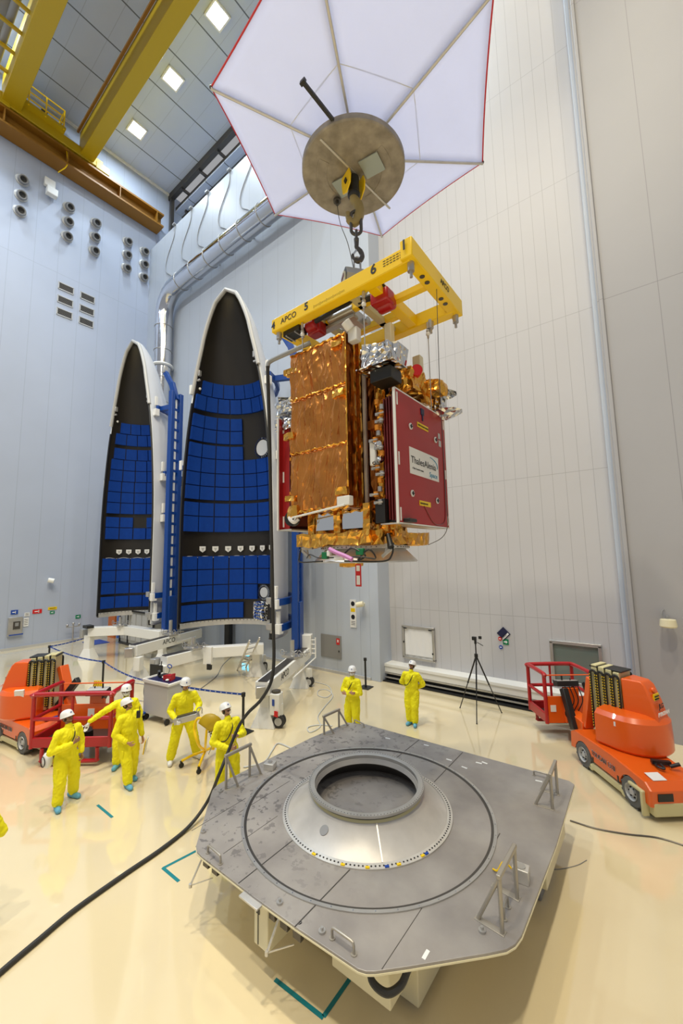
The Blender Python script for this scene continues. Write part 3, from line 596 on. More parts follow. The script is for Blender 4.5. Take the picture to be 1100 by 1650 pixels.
# ================================================================== SPREADER
t = thing('lifting_spreader', 'yellow rectangular spreader frame numbered 1 to 6 above the satellite', 'spreader', (HX, HY, 8.3))
SX0, SX1, SY0, SY1, SZ = -4.69, -2.13, 4.30, 5.68, 8.32
MB().box(((SX0+SX1)/2, SY0, SZ), (SX1-SX0, 0.17, 0.22)).build('side_beam', 'yellow', t, bev=0.012, w=True)
MB().box(((SX0+SX1)/2, SY1, SZ), (SX1-SX0, 0.17, 0.22)).build('side_beam', 'yellow', t, bev=0.012, w=True)
MB().box((SX0+.09, (SY0+SY1)/2, SZ), (0.17, SY1-SY0, 0.2)).build('cross_beam', 'yellow', t, bev=0.012, w=True)
MB().box((SX1-.02, (SY0+SY1)/2, SZ+.03), (0.17, SY1-SY0+.28, 0.26)).build('cross_beam', 'yellow', t, bev=0.012, w=True)
MB().box((-2.82, (SY0+SY1)/2, SZ), (0.15, SY1-SY0-.1, 0.18)).build('cross_beam', 'yellow', t, bev=0.012, w=True)
MB().box((-2.5, 4.93, SZ), (0.62, 0.10, 0.10)).box((-3.55, 4.7, SZ+.02), (1.3, 0.10, 0.12)).box((-3.55, 5.3, SZ+.02), (1.3, 0.10, 0.12)).build('inner_beam', 'yellow', t, bev=0.01, w=True)
f = MB()
for x in (-3.95, -3.2): f.box((x, 5.0, SZ), (0.12, 1.2, 0.08))
f.split('trolley_bar', 'cream_metal', t, bev=0.006, w=True)
f = MB().box((-3.6, 4.95, SZ+.02), (0.34, 0.36, 0.20)).cyl((-3.85, 4.7, SZ), (-3.35, 4.7, SZ), 0.07).cyl((-3.85, 5.1, SZ), (-3.35, 5.1, SZ), 0.07).box((-3.7, 4.75, SZ-.1), (0.7, 0.12, 0.06)); f.build('centring_carriage', 'steel', t, bev=0.01, w=True)
MB().cyl((-3.95, 4.55, SZ+.03), (-3.65, 4.75, SZ+.05), .06).build('motor', 'grey_plastic', t, w=True)
f = MB().box((-4.05, 4.62, SZ-.10), (0.26, 0.2, 0.24)).cyl((-4.16, 4.52, SZ-.1), (-3.95, 4.52, SZ-.1), 0.10); f.build('red_gearbox', 'red', t, bev=0.03, w=True)
f = MB().box((-2.83, 4.68, SZ-.08), (0.30, 0.22, 0.20)).cyl((-2.7, 4.78, SZ-.12), (-2.95, 4.78, SZ-.12), 0.11); f.build('red_gearbox', 'red', t, bev=0.03, w=True)
MB().tube(crom([(-3.9, 4.42, SZ-.13), (-3.5, 4.42, SZ-.1), (-3.28, 4.5, SZ-.02), (-3.1, 4.42, SZ+.05)], 6), 0.035, 8).build('drag_chain', 'black', t, w=True)
MB().tube(crom([(-3.2, 4.6, SZ), (-3.0, 4.65, SZ), (-2.85, 4.72, SZ)], 6), 0.05, 8).build('drag_chain', 'rubber', t, w=True)
MB().tube(crom([(-2.95, 4.42, SZ+.02), (-2.8, 4.5, SZ+.08), (-2.72, 4.62, SZ-.02), (-2.78, 4.7, SZ-.1)], 6), 0.022, 8).build('black_hose', 'black', t, w=True)
MB().box((-4.35, 4.42, SZ-.15), (0.36, 0.2, 0.10)).build('control_box', 'black', t, bev=0.01, w=True); MB().box((-4.45, 4.42, SZ-.21), (0.02, 0.22, 0.02)).box((-4.25, 4.42, SZ-.21), (0.02, 0.22, 0.02)).build('strap_bar', 'steel', t, w=True)
for x, y in ((SX0+.09, SY0), (SX1-.02, SY0-.02), (SX1-.02, SY1+.05), (-2.52, SY1-.05)):
    MB().lathe([(0, -.08), (.045, -.08), (.045, -.22), (.02, -.22), (.02, -.3), (0, -.3)], c=(x, y, SZ), n=16).build('hanging_lug', 'steel', t, w=True)

f = MB()
for y in (4.6, 4.75, 5.2, 5.35): f.cyl((SX1-.02, y, SZ-.101), (SX1-.02, y, SZ-.108), 0.035)
f.build('bolt_hole', 'dark_steel', t, w=True)
fy = SY0-.088
text('number_mark', '4', (SX0+.0, fy, SZ-.06), (1, 0, 0), (0, 0, 1), 0.17, 'text_black', t, bold=0.004)
text('maker_mark', 'APCO', (SX0+.22, fy, SZ-.045), (1, 0, 0), (0, 0, 1), 0.13, 'text_black', t)
text('number_mark', '5', (-3.95, fy, SZ-.03), (1, 0, 0), (0, 0, 1), 0.17, 'text_black', t, bold=0.004)
text('number_mark', '6', (-2.72, fy, SZ-.03), (1, 0, 0), (0, 0, 1), 0.19, 'text_black', t, bold=0.004)
text('number_mark', '1', (SX1-.08, SY0-.165, SZ-.0), (1, 0, 0), (0, 0, 1), 0.19, 'text_black', t, bold=0.004)
text('maker_mark', 'APCO', (SX1+.068, 5.0, SZ), (0, 1, 0), (0, 0, 1), 0.11, 'text_black', t)
f = MB()
for k in range(3):
    for j in range(6): f.box((-2.50+.05*j, fy, SZ+.06-.035*k), (0.036, 0.003, 0.008))
for j in range(24): f.box((-3.75+.025*j, fy, SZ-.05), (0.003, 0.003, 0.03 if j % 5 else 0.05))
f.build('small_print', 'text_black', t, smooth=False, w=True)
# slings
for (x, y, zt, zb, nm) in ((-4.10, 4.33, 8.2, 7.72, 'front left corner'), (-2.92, 4.33, 8.2, 7.35, 'front middle'), (-2.56, 5.6, 8.2, 6.75, 'rear right corner')):
    o = thing('lifting_sling', 'thin steel lifting sling with turnbuckle at the %s of the spreader' % nm, 'sling', (x, y, zt), 0, 'steel slings under the spreader')
    MB().cyl((0, 0, 0), (0, 0, zb-zt), 0.008, n=6).build('wire', 'steel', o); MB().cyl((0, 0, 0), (0, 0, -.10), 0.022).sph((0, 0, -.14), 0.03).cyl((0, 0, -.17), (0, 0, -.26), 0.016).build('turnbuckle', 'steel', o)
    MB().sph((0, 0, -.19), 0.035).build('white_tag', 'sign_white', o)
tag(MB().tube(crom([at(703, 462, 5.6), at(706, 560, 5.55), at(709, 640, 5.5), at(718, 800, 5.3), at(721, 845, 5.3), at(712, 866, 5.5), at(690, 878, 5.7)], 6), 0.005, 5).build('loose_wire', 'dark_steel'), 'thin loose wire hanging from spreader past the red cover', 'cable')

# ================================================================== SATELLITE
sat = thing('satellite', 'gold foil satellite with two red side covers hanging from the spreader', 'satellite', (-3.6, 5.2, 4.4))
def crinkle(c, d, amp, fr, seg, seed=0, mb=None):
    mb = mb or MB(); c = Vector(c); nx, ny, nz = [max(1, int(q*seg)) for q in d]
    def dsp(p):
        q = p*fr+Vector((seed*3.1, seed*1.7, seed)); v = noise.noise_vector(q)+0.5*noise.noise_vector(q*2.3); return c+p+v*amp
    for s_ in (-1, 1):
        mb.grid(lambda i, j: dsp(Vector((s_*d[0]/2, -d[1]/2+d[1]*i/ny, -d[2]/2+d[2]*j/nz))), ny, nz)
        mb.grid(lambda i, j: dsp(Vector((-d[0]/2+d[0]*i/nx, s_*d[1]/2, -d[2]/2+d[2]*j/nz))), nx, nz)
        mb.grid(lambda i, j: dsp(Vector((-d[0]/2+d[0]*i/nx, -d[1]/2+d[1]*j/ny, s_*d[2]/2))), nx, ny)
    return mb
def mpart(name, mb, m, parent=None, **k): return mb.build(name, m, parent or sat, w=True, **k)
# front blanket: a draped sheet with folds
X0, X1, Y0, Z0, Z1 = -4.42, -3.30, 4.40, 5.20, 7.77
def ridge(v): return (1-min(1, abs(v)*2.4))**1.6
def fold(x, z):
    # folds run mostly down the sheet, fan out from the stitched lines
    zz = (z-Z0)/(Z1-Z0); row = 0 if zz < .36 else (1 if zz < .70 else 2); zr = (zz-(0, .36, .70)[row])/(.36, .34, .30)[row]
    sk = (-0.5+row*0.45)*(zz-.3)
    a = noise.noise(Vector(((x+sk*0.5)*6.0, z*.75+row*9, 3.3))); b_ = noise.noise(Vector(((x+sk)*13.0, z*1.3+row*5, 7.1))); c_ = noise.noise(Vector((x*5.0+z*2.0, z*1.1-x*.5, 1.7+row)))
    d_ = noise.noise(Vector(((x-z*.45)*10.0, (z+x*.3)*1.6, 9.7+row*3)))
    h = 0.036*ridge(a)+0.016*ridge(b_)+0.022*ridge(c_)+0.012*ridge(d_)
    e = min(zr, 1-zr); return h*(0.35+0.65*min(1, e*5))-(0.012 if e < .015 else 0)
NX, NZ = 110, 230
mpart('front_blanket', MB().grid(lambda i, j: Vector((X0+(X1-X0)*i/NX, Y0-fold(X0+(X1-X0)*i/NX, Z0+(Z1-Z0)*j/NZ), Z0+(Z1-Z0)*j/NZ)), NX, NZ), 'mli_face', ang=60)
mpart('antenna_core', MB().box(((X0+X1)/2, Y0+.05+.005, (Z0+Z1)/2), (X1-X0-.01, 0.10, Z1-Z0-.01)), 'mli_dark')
f = MB()
for zz in (.36, .70):
    z = Z0+(Z1-Z0)*zz
    f.tube([Vector((X0+(X1-X0)*i/30, Y0-.035-.01*math.sin(i*2.1), z+.012*math.sin(i*1.9)+0.0*i)) for i in range(31)], [0.010+0.006*abs(math.sin(i*1.3)) for i in range(31)], 6)
f.tube([Vector((X0+(X1-X0)*i/30, Y0-.02, Z1-.01+.01*math.sin(i*1.7))) for i in range(31)], 0.018, 6).tube([Vector((X1, Y0-.02, Z0+(Z1-Z0)*i/40)) for i in range(41)], 0.014, 6).tube([Vector((X0+(X1-X0)*i/30, Y0-.01, Z0+.02*math.sin(i*1.3))) for i in range(31)], 0.025, 6)
mpart('blanket_seams', f, 'mli_gold')
# side of the antenna: stacked edges, alternating bright and dark
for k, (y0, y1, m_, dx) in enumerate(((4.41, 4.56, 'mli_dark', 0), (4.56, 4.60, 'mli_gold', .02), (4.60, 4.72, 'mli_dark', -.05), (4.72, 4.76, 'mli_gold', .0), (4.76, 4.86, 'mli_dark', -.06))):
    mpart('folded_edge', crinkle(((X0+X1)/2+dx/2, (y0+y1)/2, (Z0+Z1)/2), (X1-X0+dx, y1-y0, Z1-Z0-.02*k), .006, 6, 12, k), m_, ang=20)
mpart('edge_rail', MB().box((-3.27, 4.80, 6.35), (0.05, 0.05, 2.5)), 'alu', bev=0.004)
# body behind
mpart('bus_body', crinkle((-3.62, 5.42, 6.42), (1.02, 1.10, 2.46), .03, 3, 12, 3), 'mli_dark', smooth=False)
mpart('bus_roof', crinkle((-3.55, 5.42, 7.48), (.94, 1.14, .36), .012, 4, 12, 8), 'mli_face')
mpart('bus_column', crinkle((-3.06, 4.92, 6.05), (.10, .10, 2.0), .025, 6, 26, 5), 'mli_gold', smooth=False)
mpart('bus_column', crinkle((-3.04, 5.25, 5.9), (.16, .18, 1.9), .03, 5, 26, 9), 'mli_gold', smooth=False)
mpart('dark_cavity', MB().box((-3.10, 5.08, 6.2), (.06, .20, 1.8)).box((-3.02, 5.02, 5.35), (.12, .22, .5)), 'black', bev=0.01)
mpart('orange_bracket', MB().box((-3.10, 4.86, 6.45), (.26, .12, .13)).box((-3.08, 4.86, 5.25), (.28, .12, .13)), 'mli_face', bev=0.01)
mpart('top_brackets', crinkle((-4.42, 4.42, 7.52), (.30, .10, .10), .02, 5, 20, 1), 'mli_gold', smooth=False)
for (x, z) in ((-4.42, 6.42), (-4.40, 5.42), (-3.42, 7.62), (-3.40, 6.85), (-3.38, 5.42)):
    mpart('hinge_wrap', crinkle((x, 4.36, z), (.20, .08, .09), .02, 6, 26, x+z), 'mli_gold', smooth=False)
mpart('star_sensor', MB().box((-3.20, 4.48, 7.72), (.16, .12, .20)).cyl((-3.22, 4.42, 7.80), (-3.26, 4.34, 7.90), .07), 'white_paint', bev=0.01)
# silver wrapped horn and black box at top
mpart('silver_horn', MB().add([], []).extr([(-3.10, 4.50, 7.18), (-2.62, 4.62, 7.18), (-2.55, 4.60, 7.45), (-3.02, 4.40, 7.48)], (0, .3, 0)), 'mli_silver')
mpart('silver_horn_wrap', crinkle((-2.86, 4.62, 7.30), (.48, .32, .28), .035, 5, 22, 2), 'mli_silver', smooth=False)
mpart('silver_horn_tray', MB().box((-2.83, 4.60, 7.13), (.60, .40, .02)), 'mli_silver')
mpart('horn_aperture', MB().box((-2.80, 4.66, 7.02), (.34, .3, .18)), 'black', bev=0.01)
mpart('crumpled_head', crinkle((-2.84, 5.40, 7.10), (.45, .62, .36), .09, 4, 18, 6), 'mli_gold', smooth=False)
mpart('crumpled_horn', crinkle((-2.62, 5.78, 7.16), (.34, .34, .20), .05, 5, 20, 8), 'mli_gold', smooth=False)
mpart('hanging_wrap', crinkle((-2.85, 5.0, 6.45), (.2, .3, .7), .06, 4, 16, 11), 'mli_gold', smooth=False)
mpart('red_cap', MB().cyl((-2.66, 5.30, 7.28), (-2.58, 5.20, 7.27), .085, n=20), 'sign_red')
mpart('white_post', MB().box((-3.06, 5.25, 7.92), (.12, .12, .56)), 'cream_paint', bev=0.01); mpart('white_post', MB().box((-2.93, 5.95, 7.66), (.14, .14, .46)), 'cream_paint', bev=0.01)
def horn(c, dx, m='mli_silver'):
    c = Vector(c); f = MB().lathe([(.06, -.16), (.09, -.05), (.12, 0.0), (.20, .14), (.19, .15), (.1, .02)], c=c, axis=(dx, -.2, .3), n=10); return f
mpart('silver_cone', crinkle((-2.66, 6.10, 7.02), (.22, .26, .34), .04, 5, 18, 4).lathe([(.24, 0), (.02, .14), (.22, .01)], c=(-2.58, 6.10, 7.16), n=9).lathe([(.28, 0), (.02, -.12), (.26, -.01)], c=(-2.54, 6.10, 6.84), n=9), 'mli_silver', smooth=False)
mpart('silver_cone', crinkle((-4.76, 4.72, 7.07), (.42, .32, .24), .05, 5, 18, 14).lathe([(.26, 0), (.04, .03)], c=(-4.78, 4.70, 7.20), n=4), 'mli_silver', smooth=False)
mpart('silver_cone', crinkle((-4.76, 4.72, 6.76), (.42, .32, .20), .05, 5, 18, 16), 'mli_silver', smooth=False)
# red solar-array covers with the folded panels behind them
def cover(xo, yy0, yy1, zz0, zz1, side):
    o = mpart('red_cover', MB().extr([(xo, yy0, zz0), (xo, yy1, zz0), (xo, yy1, zz1), (xo, yy0, zz1)], (-.03*side, 0, 0)), 'red_board', bev=0.004)
    f = MB(); t_ = .012
    for a_, b_ in (((xo, yy0, zz0), (xo, yy1, zz0)), ((xo, yy1, zz0), (xo, yy1, zz1)), ((xo, yy1, zz1), (xo, yy0, zz1)), ((xo, yy0, zz1), (xo, yy0, zz0))): f.bar(Vector(a_)-Vector((.015*side, 0, 0)), Vector(b_)-Vector((.015*side, 0, 0)), .036, .02)
    mpart('white_edging', f, 'white_paint', o); f = MB()
    for z in (zz0+.12, (zz0+zz1)/2-.05, zz1-.14):
        f.box((xo+.002*side, yy0+.05, z), (.01, .03, .18)); f.box((xo+.002*side, yy1-.05, z), (.01, .03, .15))
    f.split('handle_slot', 'sign_white', o, w=True)
    for k in range(5):
        x = xo-side*(.06+.045*k); mpart('folded_panel', MB().box((x, (yy0+yy1)/2+.02, (zz0+zz1)/2), (.022, yy1-yy0-.14, zz1-zz0-.06-.02*k)), 'red_dark', bev=0.003)
    mpart('base_tray', MB().box((xo-side*.15, (yy0+yy1)/2, zz0+.0), (.30, yy1-yy0-.05, .02)), 'alu')
    return o
CXR = -2.62
rc = cover(CXR, 4.58, 6.20, 4.94, 6.80, 1)
lc = cover(-4.86, 4.50, 6.10, 4.96, 6.86, -1)
mpart('inner_flange', MB().box((-4.76, 4.60, 5.91), (.18, .02, 1.86)), 'red_board', lc); f = MB()
for z in (5.1, 5.85, 6.7): f.box((-4.80, 4.585, z), (.03, .01, .18))
f.split('flange_slot', 'sign_white', lc, w=True)
cx_ = CXR+.002; W_ = 1.62
def on_cover(px, py):
    return onx(px, py, CXR+.004)
f = MB(); g = MB()
for px, py in ((661, 687), (701, 709), (664, 795), (704, 807)):
    c = on_cover(px, py); f.cyl(c, c+Vector((.012, 0, 0)), .048, n=20); g.cyl(c, c+Vector((.02, 0, 0)), .02, n=12).bar(c+Vector((.02, -.03, 0)), c+Vector((.02, .03, 0)), .01, .012).bar(c+Vector((.02, 0, -.03)), c+Vector((.02, 0, .03)), .01, .012)
mpart('white_grommet', f, 'sign_white', rc); mpart('black_knob', g, 'black', rc)
c = on_cover(680, 664); mpart('blue_latch', MB().box(c, (.02, .10, .10)).box(c-Vector((0, 0, .08)), (.02, .03, .12)), 'navy', rc, bev=0.004)
for px, py, s_ in ((681, 688, 'LEAVE FOR GROUND HANDLING'), (685, 812, 'REMOVE BEFORE FLIGHT')):
    c = on_cover(px, py); o = mpart('yellow_label', MB().box(c, (.006, .36, .075)), 'sign_yellow', rc); 
    text('label_print', s_, c+Vector((.006, -.165, -.015)), (0, 1, 0), (0, 0, 1), .036, 'text_black', rc, ext=.001, xs=.62)
c = on_cover(707, 705); mpart('small_label', MB().box(c+Vector((0, .0, .02)), (.006, .07, .09)).box(c+Vector((0, .02, -.10)), (.006, .09, .10)), 'hull_grey', rc)
a = on_cover(659, 719); b_ = on_cover(705, 739); c0 = on_cover(660, 762); 
ys0, ys1 = a.y, b_.y; zs1 = (a.z+b_.z)/2; zs0 = c0.z
mpart('logo_board', MB().box((CXR+.004, (ys0+ys1)/2, (zs0+zs1)/2), (.008, ys1-ys0, zs1-zs0)), 'sign_white', rc)
W_ = ys1-ys0; H_ = zs1-zs0
text('logo_lettering', 'ThalesAlenia', (CXR+.011, ys0+.03*W_, zs0+.42*H_), (0, 1, 0), (0, 0, 1), .30*H_*1.25, 'text_black', rc, ext=.001, xs=W_*.95/(.30*H_*1.25*5.65))
text('logo_lettering', 'Space', (CXR+.011, ys0+.64*W_, zs0+.10*H_), (0, 1, 0), (0, 0, 1), .22*H_*1.25, 'text_cyan', rc, ext=.001, xs=W_*.33/(.22*H_*1.25*2.55))
text('logo_small_print', 'a Thales / Leonardo company', (CXR+.011, ys0+.06*W_, zs0+.20*H_), (0, 1, 0), (0, 0, 1), .075*H_*1.2, 'text_black', rc, ext=.001, xs=.85)
mpart('logo_swoosh', MB().tube([Vector((CXR+.012, ys0+W_*(.62+.33*math.sin(a_)), zs0+H_*(.60+.30*math.cos(a_)))) for a_ in [0.2+q*.13 for q in range(14)]], .005, 4), 'text_cyan', rc)
mpart('cover_cable', MB().tube(crom([on_cover(712, 690), on_cover(716, 790), on_cover(717, 835), on_cover(710, 845), on_cover(698, 842), on_cover(683, 815)], 6), .006, 5), 'red_dark', rc)
# small amber and metal fittings between body and the folded panels
f = MB(); g = MB(); h_ = MB()
random.seed(3)
for k in range(16):
    z = 5.25+.095*k+random.uniform(-.02, .02); x = -2.93+random.uniform(-.04, .06); y = 4.60+random.uniform(-.03, .05)
    (f if k % 2 else g).cyl((x, y, z-.03), (x, y, z+.04), .035, n=10)
    if k % 4 < 2: g.box((x-.06, y, z), (.06, .05, .04)).cyl((x-.05, y-.03, z), (x+.06, y-.03, z), .014, n=6)
    x2 = -4.60+random.uniform(-.03, .06); h_.cyl((x2, 4.58, z-.02), (x2, 4.58, z+.03), .03, n=10)
f.split('amber_fitting', 'amber', sat, w=True); g.split('metal_fitting', 'steel', sat, w=True); h_.split('amber_fitting', 'amber', sat, w=True)
mpart('white_thruster', MB().box((-3.02, 4.62, 5.95), (.10, .06, .36)), 'white_paint', bev=0.02)
mpart('silver_valves', MB().sph((-2.92, 4.6, 6.06), .055, 8, 6).sph((-2.90, 4.6, 5.84), .055, 8, 6).sph((-2.98, 4.58, 6.10), .03, 8, 6).sph((-2.98, 4.58, 5.80), .03, 8, 6), 'mli_silver', smooth=False)
mpart('black_box', MB().box((-2.92, 4.66, 5.12), (.16, .14, .34)).box((-2.8, 4.8, 4.98), (.55, .22, .05)), 'black', bev=0.01)
# lower service section: gold wrapped frame with mirror radiators
mpart('service_frame', crinkle((-3.66, 5.18, 5.02), (1.06, 1.10, .42), .012, 5, 16, 21), 'mli_gold', smooth=False)
MBx = MB().box((-3.91, 4.59, 5.06), (.36, .01, .30)).box((-3.37, 4.59, 5.06), (.40, .01, .30)); MBx.split('mirror_radiator', 'mirror', sat, w=True)
for x in (-4.16, -3.645, -3.12): mpart('gold_post', crinkle((x, 4.575, 5.02), (.12, .05, .45), .015, 6, 26, x), 'mli_gold', smooth=False)
f = MB()
for (cx2, cy2, dx2, dy2) in ((-3.60, 4.46, 1.30, .16), (-3.60, 5.86, 1.5, .16), (-2.93, 5.15, .16, 1.4), (-4.28, 5.15, .16, 1.4)): crinkle((cx2, cy2, 4.76), (dx2, dy2, .18), .04, 5, 16, cx2+cy2, f)
mpart('skirt_blanket', f, 'mli_gold', smooth=False)
mpart('skirt_body', MB().box((-3.6, 5.15, 4.76), (1.3, 1.3, .14)), 'mli_gold')
mpart('thruster_wrap', crinkle((-2.86, 4.74, 4.86), (.26, .16, .16), .05, 5, 22, 31).add([], []), 'mli_gold', smooth=False)
mpart('thruster_nozzle', MB().cyl((-2.82, 4.62, 4.80), (-2.74, 4.55, 4.62), .03, .045), 'black')
mpart('interface_ring', MB().lathe([(.62, .30), (.62, .24), (.68, .24), (.68, .20), (.62, .20), (.80, .02), (.80, 0), (0, 0)], c=(-3.57, 5.15, 4.42), n=64), 'alu')
f = MB()
for k in range(60):
    a_ = 2*PI*k/60; f.cyl((-3.57+.682*math.cos(a_), 5.15+.682*math.sin(a_), 4.64), (-3.57+.69*math.cos(a_), 5.15+.69*math.sin(a_), 4.64), .008, n=6)
mpart('ring_bolts', f, 'dark_steel')
for s_ in (-1, 1):
    mpart('ring_bracket', MB().bar((-3.57+s_*.62, 4.62, 4.66), (-3.57+s_*.84, 4.60, 4.64), .03, .05).bar((-3.57+s_*.66, 4.60, 4.50), (-3.57+s_*.86, 4.60, 4.64), .03, .04).bar((-3.57+s_*.74, 4.62, 4.66), (-3.57+s_*.70, 4.6, 4.52), .02, .03), 'hull_grey')
    mpart('ring_cable', MB().tube(crom([(-3.57+s_*.84, 4.6, 4.68), (-3.57+s_*.84, 4.55, 4.52), (-3.57+s_*.74, 4.48, 4.44), (-3.57+s_*.2, 4.36, 4.45)], 6), .012, 6), 'black')
mpart('cable_bundle', MB().tube(crom([(-3.35, 4.35, 4.56), (-3.2, 4.32, 4.62), (-3.02, 4.36, 4.52), (-3.12, 4.33, 4.46), (-2.98, 4.38, 4.6), (-2.90, 4.42, 4.48), (-3.05, 4.34, 4.50), (-3.3, 4.34, 4.5)], 8), .012, 6).tube(crom([(-4.25, 4.55, 4.5), (-4.0, 4.35, 4.55), (-3.8, 4.32, 4.5), (-3.5, 4.3, 4.5)], 6), .01, 6), 'black')
mpart('pink_ribbon', MB().tube(crom([(-3.58, 4.30, 4.62), (-3.45, 4.28, 4.57), (-3.3, 4.28, 4.52), (-3.18, 4.28, 4.47)], 6), .032, 6), 'pink')
mpart('green_connector', MB().box((-3.68, 4.32, 4.53), (.10, .06, .10)).box((-3.10, 4.36, 4.57), (.12, .06, .09)), 'green', bev=0.01)
mpart('white_connector', MB().box((-3.42, 4.31, 4.49), (.16, .05, .06)).box((-3.60, 4.31, 4.56), (.06, .05, .08)), 'white_paint', bev=0.01)
tg = mpart('red_flag', MB().box((-3.40, 4.72, 4.24), (.10, .006, .32)), 'sign_red'); mpart('flag_print', MB().box((-3.40, 4.716, 4.34), (.06, .004, .08)).box((-3.40, 4.716, 4.17), (.06, .004, .13)), 'text_white', tg)
mpart('bottom_wrap', crinkle((-3.62, 4.85, 4.40), (.30, .2, .06), .03, 6, 22, 41), 'mli_gold', smooth=False)
mpart('white_strut', MB().cyl((-4.35, 4.34, 5.12), (-3.32, 4.32, 5.22), .016), 'white_paint'); mpart('white_block', MB().box((-3.34, 4.36, 5.28), (.22, .10, .13)), 'white_paint', bev=0.01)
mpart('strut_clip', MB().tube(crom([(-4.35, 4.32, 5.12), (-4.30, 4.30, 5.06), (-4.24, 4.32, 5.13)], 4), .008, 5), 'white_paint')
mpart('round_sensor', MB().cyl((-4.46, 4.48, 5.12), (-4.44, 4.40, 5.12), .12, n=24), 'black'); mpart('sensor_cables', MB().tube(crom([(-4.45, 4.38, 5.16), (-4.40, 4.34, 5.10), (-4.34, 4.36, 5.05), (-4.28, 4.4, 5.1)], 6), .03, 6), 'white_cloth')
mpart('sensor_wrap', crinkle((-4.35, 4.40, 5.22), (.18, .12, .2), .03, 6, 24, 44), 'mli_gold', smooth=False)
# grey conduit arm and the heavy black cable
tag(MB().tube(crom([at(500, 552, 6.3), at(470, 566, 6.35), at(436, 582, 6.5), at(431, 592, 6.5)], 6), .036, 10).build('conduit_arm', 'grey_cable'), 'short grey conduit arm sticking out left of the spreader', 'conduit')
# ================================================================== PLATFORM WITH CONE
PX, PY, PZ = -3.62, 5.10, 0.90
plat = thing('transfer_platform', 'large grey eight-sided steel platform on cream frame under the satellite', 'platform', (PX, PY, 0))
POLY = [(-5.63, 7.29), (-5.26, 7.44), (-1.39, 7.54), (-1.31, 7.47), (-1.28, 5.88), (-1.31, 4.34), (-1.335, 4.21), (-1.385, 4.11), (-1.51, 3.97), (-2.02, 3.44), (-2.24, 3.22), (-2.30, 3.175), (-2.37, 3.15), (-3.05, 3.11), (-3.70, 3.09), (-4.68, 3.09), (-4.80, 3.10), (-4.90, 3.15), (-5.70, 3.90), (-5.80, 4.0), (-5.86, 4.12), (-5.87, 4.25), (-5.78, 6.25)]
def pp(name, mb, m, parent=None, **k): return mb.build(name, m, parent or plat, w=True, **k)
pp('deck_plate', MB().prism(POLY, PZ-.025, PZ), 'deck', bev=0.004, smooth=False)
pp('deck_edge', MB().prism([(PX+(x-PX)*1.002, PY+(y-PY)*1.002) for x, y in POLY], PZ-.04, PZ-.024), 'cream_paint', smooth=False)
pp('edge_frame', MB().prism([(PX+(x-PX)*.965, PY+(y-PY)*.965) for x, y in POLY], .80, .87), 'cream_paint', bev=0.004)
pp('cross_frame', MB().prism([(PX+(x-PX)*.90, PY+(y-PY)*.90) for x, y in POLY], .71, .86).extr([(-2.95, 3.2, .76), (-2.38, 3.24, .76), (-1.62, 4.02, .76), (-1.62, 4.4, .76), (-2.95, 4.4, .76)], (0, 0, .11)), 'cream_paint', bev=0.01)
f = MB().box((-3.69, 3.55, .60), (.22, .75, .50)).box((-2.62, 3.75, .50), (.70, .5, .32)).box((-1.62, 6.6, .55), (.35, 1.3, .62)).box((-4.9, 6.2, .60), (.4, 1.0, .40)).box((-3.5, 5.2, .40), (2.6, 2.6, .62))
pp('support_box', f, 'cream_paint', bev=0.012)
pp('air_skid', MB().box((-3.5, 5.2, .10), (2.4, 2.4, .20)).box((-4.9, 6.2, .2), (.36, .9, .4)).box((-1.7, 6.5, .14), (.3, .9, .28)), 'grey_plastic', bev=0.02)
pp('dark_seam', MB().box((-3.73, 3.172, .60), (.012, .004, .46)).box((-3.73, 3.17, .74), (.05, .006, .14)), 'black')
pp('hood_plate', MB().box((-3.72, 3.07, PZ-.03), (.30, .10, .02)), 'alu', bev=0.003)
# brackets with little legs under the front edge
for x0 in (-4.95, -3.55):
    g = MB(); 
    for dx in (0, .19, .38): g.box((x0+dx, 3.22+(.13 if x0 < -4.5 and dx < .1 else 0), .76), (.11, .05, .16))
    pp('edge_bracket', g.cyl((x0-.1, 3.25, .78), (x0+.5, 3.25, .72), .012), 'dark_steel', bev=0.004)
    pp('prop_leg', MB().bar((x0+.14, 3.20, .80), (x0+.10, 3.05, .52), .025, .012).bar((x0+.10, 3.05, .52), (x0+.34, 3.20, .62), .010, .010).cyl((x0+.10, 3.05, .54), (x0+.10, 3.05, .50), .02), 'alu')
# cable loop hanging at the front
pp('hanging_hose', MB().tube(crom([onz(590, 1560, .80)+Vector((0, .12, 0)), onz(598, 1578, .74), onz(622, 1600, .66), onz(645, 1588, .70), onz(657, 1562, .80), onz(658, 1552, .86)+Vector((0, .1, 0))], 8), .032, 10), 'rubber')
# raised circular rail, seams, screws
def ring2(r0, r1, z0, z1, n=128): return MB().lathe([(r0, z0), (r0, z1), (r1, z1), (r1, z0)], c=(PX, PY, 0), n=n)
pp('circular_rail', ring2(1.735, 1.775, PZ-.001, PZ+.014), 'steel'); pp('rail_groove', ring2(1.70, 1.735, PZ-.001, PZ+.003), 'dark_steel')
f = MB()
for k in range(48): a_ = 2*PI*k/48; f.cyl((PX+1.755*math.cos(a_), PY+1.755*math.sin(a_), PZ+.01), (PX+1.755*math.cos(a_), PY+1.755*math.sin(a_), PZ+.018), .008, n=6)
pp('rail_screws', f, 'chrome')
f = MB()
for x in (-3.98, -3.10): 
    f.box((x, 3.55, PZ+.0005), (.012, .9, .004)).box((x, 6.85, PZ+.0005), (.012, 1.2, .004))
for x in (-5.2, -4.5, -2.2): f.box((x, 3.12+.6, PZ+.0005), (.006, .9, .003))
f.box((-5.0, 4.4, PZ+.0005), (.006, 1.0, .003)).box((-1.9, 5.2, PZ+.0005), (.01, .9, .003))
